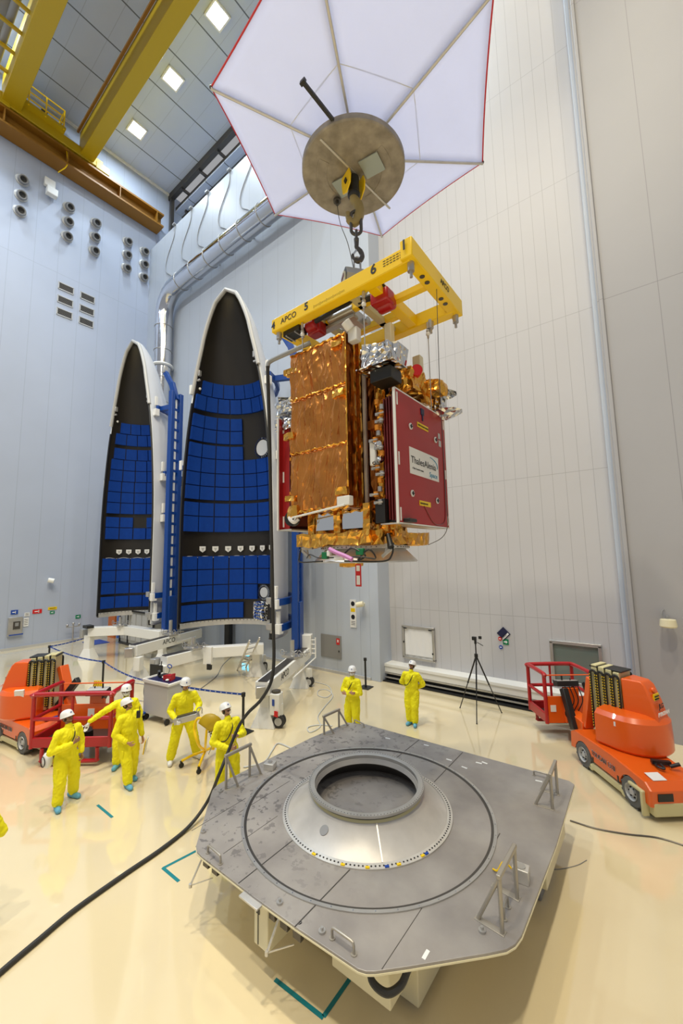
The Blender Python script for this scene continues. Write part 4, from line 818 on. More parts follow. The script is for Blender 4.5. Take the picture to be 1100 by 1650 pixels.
f.split('deck_seam', 'dark_steel', plat, w=True, smooth=False)
f = MB()
for x, y in ((-5.66, 4.05), (-5.05, 3.35), (-3.42, 3.20), (-2.85, 3.22), (-1.62, 4.15), (-1.5, 7.0)): f.cyl((x, y, PZ), (x, y, PZ+.02), .035, n=16).cyl((x, y, PZ), (x, y, PZ+.045), .015, n=8)
pp('eye_bolt', f, 'steel')
f = MB(); random.seed(5)
for k in range(7): f.box((random.uniform(-4.6, -1.6), 7.15+random.uniform(-.2, .2), PZ+.002), (.10, .035, .003), rz=random.uniform(-.2, .2))
f.box((-1.95, 3.62, PZ+.002), (.035, .10, .003)); f.split('tape_scrap', 'sign_white', plat, w=True, smooth=False)
text('deck_mark', '9', (-3.10, 3.14, PZ+.001), (1, 0, 0), (0, 1, 0), .06, 'text_black', plat)
# cone adapter standing on the deck
RB, RT, HT = 1.155, .80, .33
cone = thing('cone_adapter', 'silver truncated cone adapter bolted on the grey platform', 'adapter', (PX, PY, PZ))
MB().lathe([(RB, .012), (RB-.03, .03), (RT-.02, HT-.07), (RT-.03, HT-.03), (RT-.055, HT-.03), (RT-.075, HT-.10), (RB-.10, -.0)], n=128).build('cone_wall', 'cone', cone, ang=50)
MB().lathe([(RB-.04, .0), (RB+.055, .0), (RB+.055, .016), (RB-.02, .03)], n=128).build('base_flange', 'alu', cone)
MB().lathe([(RT-.05, HT-.03), (RT-.05, HT+.02), (RT-.01, HT+.03), (RT+.035, HT+.03), (RT+.04, HT+.015), (RT+.035, HT-.005), (RT-.01, HT-.02), (RT-.03, HT-.07)], n=128).build('top_ring', 'steel', cone)
MB().lathe([(RT-.02, HT-.085), (RT+.002, HT-.075), (RT-.012, HT-.045)], n=128).build('perforated_band', 'cream_metal', cone)
f = MB()
for k in range(150): a_ = 2*PI*k/150; f.cyl(((RB+.018)*math.cos(a_), (RB+.018)*math.sin(a_), .01), ((RB+.018)*math.cos(a_), (RB+.018)*math.sin(a_), .026), .011, n=8)
f.build('flange_holes', 'black', cone)
f = MB()
for k in range(120): a_ = 2*PI*k/120; f.cyl(((RT+.02)*math.cos(a_), (RT+.02)*math.sin(a_), HT+.02), ((RT+.02)*math.cos(a_), (RT+.02)*math.sin(a_), HT+.034), .005, n=6)
f.build('ring_screws', 'dark_steel', cone)
f = MB()
for a_ in (-46, 74, 194): 
    a_ = R_(a_); c, s_ = math.cos(a_), math.sin(a_); f.bar(((RB-.02)*c, (RB-.02)*s_, .032), ((RT-.01)*c, (RT-.01)*s_, HT-.07), .018, .008)
f.build('cone_seam', 'alu', cone)
a_ = R_(-90); c, s_ = math.cos(a_), math.sin(a_); rm = 1.125-.345*.52; nrm = Vector((c*.555, s_*.555, .832)).normalized(); q = Vector((rm*c, rm*s_, .03+.23*.52))
MB().cyl(q-nrm*.01, q+nrm*.008, .06, n=24).build('port_cover', 'grey_plastic', cone)
for d_, m_ in ((-88, 'sign_yellow'), (-69, 'sign_yellow'), (-55, 'sign_yellow'), (-37, 'sign_yellow'), (-44, 'belt_blue'), (-18, 'belt_blue'), (-21, 'sign_yellow')):
    a_ = R_(d_); MB().box(((RB+.035)*math.cos(a_), (RB+.035)*math.sin(a_), .022), (.03, .05, .012), rz=a_).build('flange_tag', m_, cone)
# inside: dark floor, ribs and a ring of small white pads
MB().lathe([(0, -.28), (.70, -.28), (.86, -.20), (.88, -.12), (.90, -.10), (.92, .02), (.86, .12), (RT-.07, HT-.10)], n=96).build('inner_well', 'dark_steel', cone)
MB().lathe([(.70, -.275), (.72, -.25), (.74, -.275)], n=96).lathe([(.86, -.17), (.89, -.15), (.90, -.17)], n=96).build('inner_ledge', 'steel', cone)
f = MB(); random.seed(11)
for r, n in ((.46, 26), (.38, 20)):
    for k in range(n):
        if random.random() < .25: continue
        a_ = 2*PI*k/n; f.box((r*math.cos(a_), r*math.sin(a_), -.276), (.03, .025, .004), rz=a_)
f.build('white_pads', 'sign_white', cone, smooth=False)
# deck hole hidden below: the well is sunk through the platform
# handrails
def handrail(p0, p1, hh, side, lab):
    """p0,p1: base points of the two posts on the deck; side: direction of the braces"""
    p0, p1 = Vector((*p0, PZ)), Vector((*p1, PZ)); t = thing('handrail', lab, 'handrail', tuple((p0+p1)/2), 0, 'tubular handrails on the platform'); s_ = Vector(side)
    u_ = Vector((0, 0, hh)); MB().bar(p0-(p1-p0).normalized()*.03+u_, p1+(p1-p0).normalized()*.03+u_, .045, .045).build('top_rail', 'rail_alu', t, bev=0.008, w=True)
    for p in (p0, p1):
        MB().cyl(p, p+u_, .021, n=12).build('post', 'rail_alu', t, w=True); MB().cyl(p+s_, p+u_*.97, .019, n=12).build('brace', 'rail_alu', t, w=True)
        MB().bar(p-s_*.12, p+s_*1.12, .07, .014).build('foot_plate', 'rail_alu', t, bev=0.003, w=True)
    return t
def dk(x, y): p = onz(x, y, PZ); return (p.x, p.y)
handrail(dk(364, 1272), dk(402, 1251), .50, (.10, .16, 0), 'tubular handrail on the deck in front of the cable holder')
handrail(dk(522, 1184), dk(546, 1172), .36, (.12, .16, 0), 'tubular handrail at the back corner of the deck, near the masked worker')
handrail(dk(890, 1304), dk(898, 1280), .46, (-.22, -.02, 0), 'tubular handrail on the right back corner of the deck, nearest the right lift')
handrail(dk(809, 1504), dk(833, 1448), .50, (-.24, .02, 0), 'tubular handrail on the right front deck beside the small metal box')
def ubar(a, b, h, lab):
    a, b = Vector((*dk(*a), PZ)), Vector((*dk(*b), PZ)); u_ = Vector((0, 0, h)); d_ = (b-a).normalized()*.03
    tag(MB().tube([a, a+u_*.7, a+u_*.93+d_*.3, a+u_+d_, b+u_-d_, b+u_*.93-d_*.3, b+u_*.7, b], .013, 10).cyl(a, a+Vector((0, 0, .008)), .03).cyl(b, b+Vector((0, 0, .008)), .03).build('grab_handle', 'rail_alu'), lab, 'handle', 'grab handles on the platform')
ubar((335, 1374), (355, 1392), .09, 'low metal grab handle on the left front corner of the deck'); ubar((535, 1512), (570, 1538), .10, 'low metal grab handle at the front edge of the deck, by mark 9')
ubar((571, 1165), (586, 1172), .07, 'low metal grab handle at the back corner of the deck'); ubar((860, 1249), (882, 1255), .07, 'low metal grab handle on the far right edge of the deck'); ubar((812, 1482), (818, 1462), .11, 'low metal grab handle under the right front handrail')
t = thing('junction_box', 'square metal box on deck behind the right front handrail', 'box', (*dk(840, 1418), PZ), 0.1); MB().box((0, 0, .07), (.17, .13, .14)).build('box_body', 'alu', t, bev=0.006); MB().cyl((0, 0, .14), (0, 0, .15), .05).build('lid_disc', 'steel', t)
MB().tube(crom([(-.09, .02, .06), (-.18, 0, .12), (-.24, -.05, .04), (-.3, -.02, .015)], 6), .01, 6).build('yellow_lead', 'yellow', t)
t = thing('junction_box', 'small metal box on the left deck, next to cable holder', 'box', (*dk(435, 1238), PZ), 0.4); MB().box((0, 0, .05), (.18, .16, .10)).build('box_body', 'alu', t, bev=0.006); MB().cyl((0, 0, .10), (0, 0, .115), .04).build('lid_disc', 'steel', t)

# ================================================================== FAIRING HALVES
PROF = [(0, 1), (2, 1), (4, 1), (5, .995), (6, .975), (7, .94), (8, .895), (9, .835), (10, .755), (11, .655), (11.8, .56), (12.5, .485), (13.1, .385), (13.5, .305), (13.8, .23), (14.0, .165), (14.12, .10), (14.17, .0)]
def prof(z):
    for (a, ra), (b_, rb) in zip(PROF, PROF[1:]):
        if z <= b_: return ra+(rb-ra)*(z-a)/(b_-a)
    return 0
ZS = []
zz = 0
while zz < 12: ZS.append(zz); zz += .4
ZS += [12, 12.4, 12.7, 13, 13.25, 13.5, 13.7, 13.85, 14.0, 14.08, 14.14, 14.17]
def fairing(L, Rr, zb, lab, rows, pockets, portholes, ntile, keep):
    L, Rr = Vector(L), Vector(Rr); u = (Rr-L); u.z = 0; R = u.length/2; u.normalize(); nrm = Vector((-u.y, u.x, 0)); c = (L+Rr)/2; c.z = zb
    t = thing('fairing_half', lab, 'rocket fairing', tuple(c), math.atan2(u.y, u.x), 'open rocket fairing halves')
    P = lambda a, z, dr=0: Vector(((R*prof(z)+dr)*math.cos(a), (R*prof(z)+dr)*math.sin(a), z))
    n = 48; k = len(ZS)-1
    MB().grid(lambda i, j: P(PI*i/n, ZS[j], .09 if j < k else .0), n, k).build('outer_skin', 'shell_white', t, ang=80)
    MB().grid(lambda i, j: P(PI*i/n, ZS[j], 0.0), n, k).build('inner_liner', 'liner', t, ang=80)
    f = MB()
    for s_, a in ((1, 0), (-1, PI)):
        g = [(P(a, z, 0), P(a, z, .09)) for z in ZS[:-2]]; vs = [q for pr in g for q in pr]; f.add(vs, [(2*i, 2*i+1, 2*i+3, 2*i+2) for i in range(len(g)-1)])
    f.build('rim_edge', 'white_paint', t, smooth=False)
    f = MB().tube([P(PI, z, .06)-Vector((0, .03, 0)) for z in ZS if 9.8 < z < 14.0]+[P(0, 14.17)-Vector((0, .03, -.05))]+[P(0, z, .06)-Vector((0, .03, 0)) for z in reversed(ZS) if 10.2 < z < 14.0], .085, 8); f.build('nose_flange', 'hull_grey', t)
    MB().tube([P(PI, z, .0)-Vector((0, .02, 0)) for z in ZS if z < 10], .045, 6).build('seal_strip', 'black', t); MB().tube([P(0, z, .0)-Vector((0, .02, 0)) for z in ZS if z < 12], .04, 6).build('seal_strip', 'black', t)
    MB().lathe([(R-.10, -.02), (R-.10, .16), (R-.02, .16)], n=48, a0=0, a1=PI).lathe([(R-.12, -.06), (R-.12, 0), (R+.10, 0), (R+.10, -.06), (R-.12, -.06)], n=48, a0=0, a1=PI).build('base_ring', 'alu', t)
    f = MB()
    for q in range(44): a = PI*(q+.5)/44; f.sph(((R-.11)*math.cos(a), (R-.11)*math.sin(a), .13), .025, 6, 4)
    f.build('base_bolts', 'chrome', t)
    cnt = 0
    for ri, (z0, z1, first, last, off) in enumerate(rows):
        wd = PI/ntile
        for q in range(first, last):
            a1 = PI-(q+off)*wd-.012; a0 = a1-wd+.02
            a0 = max(a0, .02)
            if a1-a0 < .05: continue
            cnt += 1; ns = 4; nz = 2; g = MB()
            g.grid(lambda i, j: P(a0+(a1-a0)*i/ns, z0+(z1-z0)*j/nz, -.09-.02), ns, nz); g.grid(lambda i, j: P(a0+(a1-a0)*i/ns, z0+(z1-z0)*j/nz, -.02), ns, nz)
            for i in (0, ns): g.grid(lambda a_, b_: P(a0+(a1-a0)*i/ns, z0+(z1-z0)*b_/nz, -.11+.09*a_), 1, nz)
            for j in (0, nz): g.grid(lambda a_, b_: P(a0+(a1-a0)*a_/ns, z0+(z1-z0)*j/nz, -.11+.09*b_), ns, 1)
            g.build('acoustic_panel', 'panel_blue', t, smooth=False)
    print('FAIRING panels', cnt, 'R', R)
    for z, qs in pockets:
        for q in qs:
            a = PI-q; g = MB(); rd = P(a, z, -.10); tx = Vector((-math.sin(a), math.cos(a), 0)); tz = Vector((0, 0, 1)); nn = Vector((-math.cos(a), -math.sin(a), 0))
            g.extr([rd-tx*.13+tz*.13, rd+tx*.13+tz*.13, rd+tx*.13-tz*.04, rd-tz*.14, rd-tx*.13-tz*.04], nn*.04); g.build('vent_pocket', 'sign_white', t, bev=0.004)
            MB().extr([rd-tx*.07+tz*.06+nn*.042, rd+tx*.07+tz*.06+nn*.042, rd-tz*.09+nn*.042], nn*.006).build('pocket_opening', 'hull_grey', t)
    if pockets:
        z = pockets[0][0]-.33; MB().tube([P(PI-.1-i*.05, z+.03*math.sin(i*1.1), -.06) for i in range(50)], .018, 5).build('harness', 'hull_grey', t)
    for pi_, (z, a) in enumerate(portholes):
        pr = (.36, .22)[pi_]; a = PI-a; rd = P(a, z, -.06); nn = Vector((-math.cos(a), -math.sin(a), 0))
        MB().cyl(rd, rd+nn*.03, pr, n=40).build('porthole', 'shell_white', t); g = MB()
        for q in range(28):
            b_ = 2*PI*q/28; tx = Vector((-math.sin(a), math.cos(a), 0)); g.bar(rd+nn*.03+(tx*math.cos(b_)+Vector((0, 0, 1))*math.sin(b_))*(pr+.04), rd+nn*.03+(tx*math.cos(b_)+Vector((0, 0, 1))*math.sin(b_))*(pr+.12), .02, .03)
        g.build('porthole_bolts', 'chrome', t)
    g = MB()
    for z, q in ((4.25, .1), (10.3, .12), (1.15, .5), (4.25, 1.5), (.45, .45), (2.75, .1)): a = PI-q; rd = P(a, z, -.05); g.sph(rd, .06, 10, 6)
    g.build('white_button', 'white_paint', t)
    g = MB()
    for a in (0.02, PI-.02):
        for z in (10.9,): g.box(P(a, z, -.08), (.10, .12, .25)).box(P(a, z-.3, -.1), (.18, .08, .08))
    g.build('latch_fitting', 'steel', t, bev=0.01)
    return t, c, R, u, nrm
zb = 1.7
L2 = at(287, 1010, 16.6); R2 = at(437, 1010, 14.2)
def zr(lst, D, x, z0=1.7): return [at(x, y, D).z-z0 for y in lst]
def rows_of(pairs, D, x):
    out = []
    for (ya, yb, fi, la, of) in pairs: z1 = at(x, ya, D).z-zb; z0 = at(x, yb, D).z-zb; out.append((z0+.02, z1-.02, fi, la, of))
    return out
rowsR = rows_of([(600, 624, 0, 7, .55), (624, 649, 0, 7, .12), (656, 678, 0, 4, .12), (678, 701, 0, 4, .1), (704, 728, 0, 4, .1), (728, 753, 0, 7, .1), (753, 776, 0, 7, .1), (776, 800, 0, 7, .1), (804, 828, 0, 7, .1), (828, 855, 0, 7, .1), (895, 918, 0, 7, .1), (918, 944, 0, 7, .1), (944, 970, 0, 5, .1), (974, 1001, 0, 4, .1)], 16.9, 350)
fr = fairing(L2, R2, zb, 'open rocket fairing half with blue panels, the nearer one beside the satellite', rowsR, [(at(350, 884, 16.9).z-zb, [.40+.235*k for k in range(7)])], [(at(420, 692, 15.5).z-zb, 1.64), (at(420, 968, 15.5).z-zb+.15, 1.60)], 11, None)
L1 = at(157, 990, 20.6); R1 = at(241, 990, 17.9)
zb1 = 1.7
rowsL = rows_of([(672, 690, 0, 6, .75), (690, 709, 0, 6, .4), (714, 733, 0, 6, .4), (733, 751, 0, 6, .25), (751, 770, 0, 6, .25), (770, 788, 0, 6, .2), (788, 806, 0, 6, .2), (806, 825, 0, 6, .2), (830, 848, 0, 2, .2), (830, 848, 3, 6, .2), (848, 868, 0, 6, .2), (899, 919, 0, 6, .1), (919, 938, 0, 6, .1), (938, 958, 0, 6, .1), (961, 981, 0, 4, .1)], 20.8, 200)
fl = fairing(L1, R1, zb1, 'open rocket fairing half with blue panels, the farther left one', rowsL, [(at(200, 889, 20.8).z-zb1, [.36+.2*k for k in range(4)])], [], 11, None)
# blue strongback carrying each half
def strongback(fr, lab, ang, levels):
    t0, c, R, u, nrm = fr; a = R_(ang); d = Vector((math.cos(a), math.sin(a), 0)); e = Vector((-math.sin(a), math.cos(a), 0)); rz = t0.rotation_euler.z
    t = thing('fairing_strongback', lab, 'support frame', (c.x, c.y, 0), rz, 'blue frames behind the fairing halves')
    o = d*(R+.62)
    for s_ in (-1, 1): MB().box(o+e*(.26*s_)+Vector((0, 0, 6.9)), (.22, .20, 11.3), rz=a).build('column', 'frame_blue', t, bev=0.01)
    g = MB()
    for k in range(20): g.box(o+Vector((0, 0, 2.2+.5*k)), (.06, .36, .12), rz=a)
    g.build('column_web', 'frame_blue', t); MB().box(o+d*(.0)+Vector((0, 0, 6.9)), (.05, .10, 11.0), rz=a).build('white_rail', 'sign_white', t)
    MB().box(o-d*.02+Vector((0, 0, 1.9)), (.34, .42, 2.0), rz=a).build('lower_box', 'frame_blue', t, bev=0.02)
    for z, a0, a1 in levels:
        rr = R*prof(z)+.30; g = MB(); n_ = 10
        pts = [Vector((rr*math.cos(a0+(a1-a0)*i/n_), rr*math.sin(a0+(a1-a0)*i/n_), z+zb)) for i in range(n_+1)]
        for p, q in zip(pts, pts[1:]): g.bar(p, q+(q-p)*.05, .14, .24)
        arm = g.build('clamp_arm', 'frame_blue', t, bev=0.008); g = MB()
        for p in (pts[0], pts[-1]):
            g.box(p*0.98+Vector((0, 0, z*0+0))+Vector((0, 0, 0))*0, (.22, .22, .34)).box(Vector((p.x*.965, p.y*.965, p.z+.35)), (.12, .12, .45))
        g.build('clamp_pad', 'white_paint', arm, bev=0.01)
        if rr < R+.2: MB().bar(o+Vector((0, 0, z+zb)), Vector((rr*d.x, rr*d.y, z+zb)), .16, .22).build('reach_beam', 'frame_blue', t)
    for z in (10.3, 6.9):
        rr = R*prof(z)+.05; g = MB().bar((-rr-.02, .55, z+zb-.1), (-rr-.50, .30, z+zb), .12, .24); c_ = g.build('side_clamp', 'frame_blue', t, bev=.01); MB().box((-rr-.52, .28, z+zb+.12), (.16, .14, .42)).build('clamp_plate', 'white_paint', c_, bev=.01)
    g = MB().bar(o+Vector((0, 0, 12.2)), o+Vector((-.25, -.1, 13.1)), .20, .26).bar(o+Vector((-.25, -.1, 13.0)), o+Vector((-.65, -.2, 13.7)), .18, .22); c_ = g.build('top_arm', 'frame_blue', t, bev=.01); MB().box(o+Vector((-.70, -.22, 13.85)), (.26, .2, .34)).build('arm_clamp', 'steel', c_, bev=.02)
    g = MB()
    for z in (2.0, 2.9): g.bar(Vector((R*.99, -.05, z)), Vector((R*.99, -.05, z+.22)), .2, .2).box(Vector((R+.04, .05, z)), (.10, .25, .25))
    g.build('edge_clamp', 'steel', t, bev=0.01)
    return t
LV_ = [(.35, .05, 1.3), (1.25, .0, 1.3), (4.9, .15, 1.25), (6.9, .15, 1.25), (10.2, .1, 2.9)]
strongback(fl, 'tall blue column frame attached to the left fairing half', 12, LV_)
strongback(fr, 'tall blue column frame behind the right fairing half', 18, LV_[:4]+[(10.0, .1, 3.0)])
# white A-frame ground supports
def beam(path, w_, h_, parent, name='main_beam', m='white_paint'):
    g = MB()
    for p, q in zip(path, path[1:]): g.bar(p, Vector(q)+(Vector(q)-Vector(p)).normalized()*.05, w_, h_)
    return g.build(name, m, parent, bev=0.015, w=True)
def leg(x, y, ztop, parent, w_=.26):
    g = MB().box((x, y, (ztop+.25)/2), (w_, w_, ztop-.25), rz=.5)
    b0 = .34; Rr_ = Matrix.Rotation(.5, 3, 'Z'); vs = [Rr_ @ Vector((sx*b0, sy*b0*.8, .0))+Vector((x, y, 0)) for sx, sy in ((-1, -1), (1, -1), (1, 1), (-1, 1))]+[Rr_ @ Vector((sx*w_/2, sy*w_/2, .5))+Vector((x, y, 0)) for sx, sy in ((-1, -1), (1, -1), (1, 1), (-1, 1))]
    g.add(vs, [(0, 1, 2, 3)[::-1], (4, 5, 6, 7), (0, 1, 5, 4), (1, 2, 6, 5), (2, 3, 7, 6), (3, 0, 4, 7)]); return g.build('leg', 'white_paint', parent, w=True, bev=0.008)
def wheel(x, y, parent, r=.19, d=(1, 0, 0)):
    d = Vector(d).normalized(); c = Vector((x, y, r)); o = MB().cyl(c-d*.09, c-d*.02, r, n=24).cyl(c+d*.02, c+d*.09, r, n=24).build('castor_wheel', 'rubber', parent, w=True, bev=0.01)
    MB().cyl(c-d*.095, c+d*.095, r*.6, n=20).build('hub', 'hull_grey', o, w=True); MB().box(c+Vector((0, 0, r+.12)), (.16, .16, .3)).build('castor_fork', 'white_paint', o, w=True, bev=0.01)
def jack(x, y, z, h, parent):
    MB().cyl((x, y, z), (x, y, z+h), .07, n=16).cyl((x, y, z), (x, y, z+h*.3), .12, .07, n=16).box((x, y, z+.03), (.6, .4, .08)).build('screw_jack', 'steel', parent, w=True)
    g = MB()
    for dx, dy in ((.2, -.2), (.38, -.05), (-.25, -.22), (.45, .15)): g.tube([Vector((x+dx, y+dy, z+.16))+Vector((math.cos(a_)*.10, 0, math.sin(a_)*.10)) for a_ in [2*PI*k/12 for k in range(12)]], .012, 5, closed=True).cyl((x+dx, y+dy+.0, z+.16), (x+dx, y+dy+.2, z+.14), .02)
    g.build('hand_wheels', 'steel', parent, w=True)
t = thing('fairing_stand', 'white steel floor stand with wheels, right side under the nearer fairing', 'stand', (-9.3, 9.0, 0), 0, 'white floor stands under the fairings')
fA = onz(428, 1168); fD = onz(484, 1106)
d_ = (fD-fA).normalized(); a0_ = fA-d_*.25; b0_ = fD+d_*.6
beam([(a0_.x, a0_.y, 1.02), (b0_.x, b0_.y, 1.02)], .42, .36, t); leg(fA.x, fA.y, .9, t); leg(fD.x, fD.y, .9, t)
MB().bar((a0_.x, a0_.y, 1.21), (b0_.x, b0_.y, 1.21), .26, .02).build('dark_track', 'dark_steel', t, w=True)
sd_ = Vector((d_.y, -d_.x, 0)); text('maker_mark', 'APCO', a0_+d_*.9+sd_*.215+Vector((0, 0, .98)), d_, (0, 0, 1), .26, 'text_black', t)
cst = onz(445, 1172); wheel(cst.x+.06, cst.y+.05, t, .17, d_); MB().box((cst.x, cst.y, .62), (.28, .28, .55), rz=.4).build('jack_housing', 'white_paint', t, w=True, bev=0.02)
MB().box((cst.x+.1, cst.y-.12, .40), (.16, .02, .14)).build('red_label', 'sign_red', t, w=True); MB().box((cst.x+.04, cst.y-.15, .68), (.07, .02, .16)).build('blue_label', 'sign_blue', t, w=True); MB().cyl((cst.x, cst.y, .9), (cst.x, cst.y, .95), .12).build('dark_cap', 'dark_steel', t, w=True)
w2 = onz(498, 1106); wheel(w2.x, w2.y, t, .17, d_)
g = MB()
e0 = b0_+Vector((0, 0, .95)); 
for k in range(4): g.cyl(e0+sd_*.12+Vector((0, 0, .05+.16*k)), e0+sd_*.40+Vector((0, 0, .05+.16*k)), .02)
g.cyl(e0+sd_*.12, e0+sd_*.12+Vector((0, 0, .62)), .025).cyl(e0+sd_*.40-Vector((0, 0, .1)), e0+sd_*.40+Vector((0, 0, .62)), .025).cyl(e0+sd_*.40-Vector((0, 0, .1)), a0_+d_*1.6+sd_*.35+Vector((0, 0, .85)), .025); g.build('white_ladder', 'white_paint', t, w=True)
jm = fA.lerp(fD, .72); jack(jm.x, jm.y, 1.22, .55, t); MB().box(a0_-d_*.12+Vector((0, 0, .98)), (.25, .2, .3), rz=.9).build('end_clamp', 'steel', t, w=True, bev=0.02)
e1 = fD.lerp(fA, -.2); MB().box((e1.x, e1.y, 1.3), (.5, .35, .75), rz=.5).build('white_cabinet', 'white_paint', t, w=True, bev=0.02)
t = thing('fairing_stand', 'bent white steel floor beam crossing below the nearer fairing', 'stand', (-13.5, 8.5, 0), 0, 'white floor stands under the fairings')
fE = onz(262, 1118); fB = onz(414, 1088); mid = at(325, 1043, 15.0)
beam([(fE.x, fE.y, 1.05), (mid.x, mid.y, 1.05), (fB.x+.3, fB.y, 1.05)], .40, .38, t); leg(fE.x, fE.y, .95, t, .34); leg(fB.x, fB.y, .95, t, .30)
MB().box((fE.x+.06, fE.y-.28, .72), (.55, .04, .60), rz=.25).build('black_cover_plate', 'black', t, w=True); MB().box((fE.x-.35, fE.y-.1, .95), (.25, .3, .4), rz=.25).build('end_clamp', 'steel', t, w=True, bev=0.02)
k_ = Vector((fE.x, fE.y, 0)).lerp(mid, .75); jack(k_.x, k_.y, 1.25, .42, t)
MB().bar((fE.x, fE.y, 1.25), (mid.x, mid.y, 1.25), .24, .02).build('dark_track', 'dark_steel', t, w=True)
c = at(335, 1052, 14.6); MB().box((c.x, c.y, 1.02), (.36, .10, .62), rz=.3).build('hanging_box', 'white_paint', t, w=True, bev=.01); MB().box((c.x+.1, c.y, .64), (.16, .10, .2), rz=.3).build('black_foot', 'black', t, w=True)
w3 = onz(421, 1082); wheel(w3.x+.1, w3.y, t, .2, (1, .3, 0))
t = thing('fairing_stand', 'straight white steel floor beam between the two fairings', 'stand', (-16.5, 9, 0), 0, 'white floor stands under the fairings')
fC = onz(222, 1094); fE2 = onz(308, 1063); d_ = (fE2-fC).normalized(); a0_ = fC-d_*.3; b0_ = fE2+d_*.4
beam([(a0_.x, a0_.y, 1.12), (b0_.x, b0_.y, 1.12)], .42, .40, t); leg(fC.x, fC.y, 1.0, t); leg(fE2.x, fE2.y, 1.0, t)
MB().bar((a0_.x, a0_.y, 1.33), (b0_.x, b0_.y, 1.33), .26, .02).build('dark_track', 'dark_steel', t, w=True)
sd_ = Vector((d_.y, -d_.x, 0)); text('maker_mark', 'APCO', a0_+d_*1.3+sd_*.215+Vector((0, 0, 1.08)), d_, (0, 0, 1), .26, 'text_black', t); MB().cyl(a0_+d_*2+sd_*.3+Vector((0, 0, 1.05)), a0_+d_*3.2+sd_*.3+Vector((0, 0, 1.05)), .025).build('grab_bar', 'white_paint', t, w=True)
MB().box(a0_-d_*.15+Vector((0, 0, 1.08)), (.3, .25, .35), rz=.9).build('end_clamp', 'steel', t, w=True, bev=0.02); jm = fC.lerp(fE2, .55); jack(jm.x, jm.y, 1.34, .62, t)
MB().box((fC.x+.3, fC.y-.15, .65), (.26, .26, .5), rz=.5).build('jack_housing', 'white_paint', t, w=True, bev=0.02)
t = thing('fairing_stand', 'bent white steel floor beam under the far left fairing', 'stand', (-20.5, 8.2, 0), 0, 'white floor stands under the fairings')
fL = onz(142, 1062); m2 = at(205, 1018, 19.0); n2 = at(262, 1018, 17.5)
beam([(fL.x, fL.y, 1.25), (m2.x, m2.y, 1.25), (n2.x, n2.y, 1.25)], .42, .40, t); leg(fL.x, fL.y, 1.1, t, .3); leg(n2.x, n2.y, 1.1, t); jm = fL.lerp(Vector((m2.x, m2.y, 0)), .8); jack(jm.x, jm.y, 1.45, .42, t)
MB().box((fL.x-.35, fL.y-.1, 1.15), (.3, .3, .4)).build('end_clamp', 'steel', t, w=True, bev=0.02); MB().box((fL.x+.1, fL.y-.1, 1.5), (.5, .3, .12)).build('black_block', 'black', t, w=True)
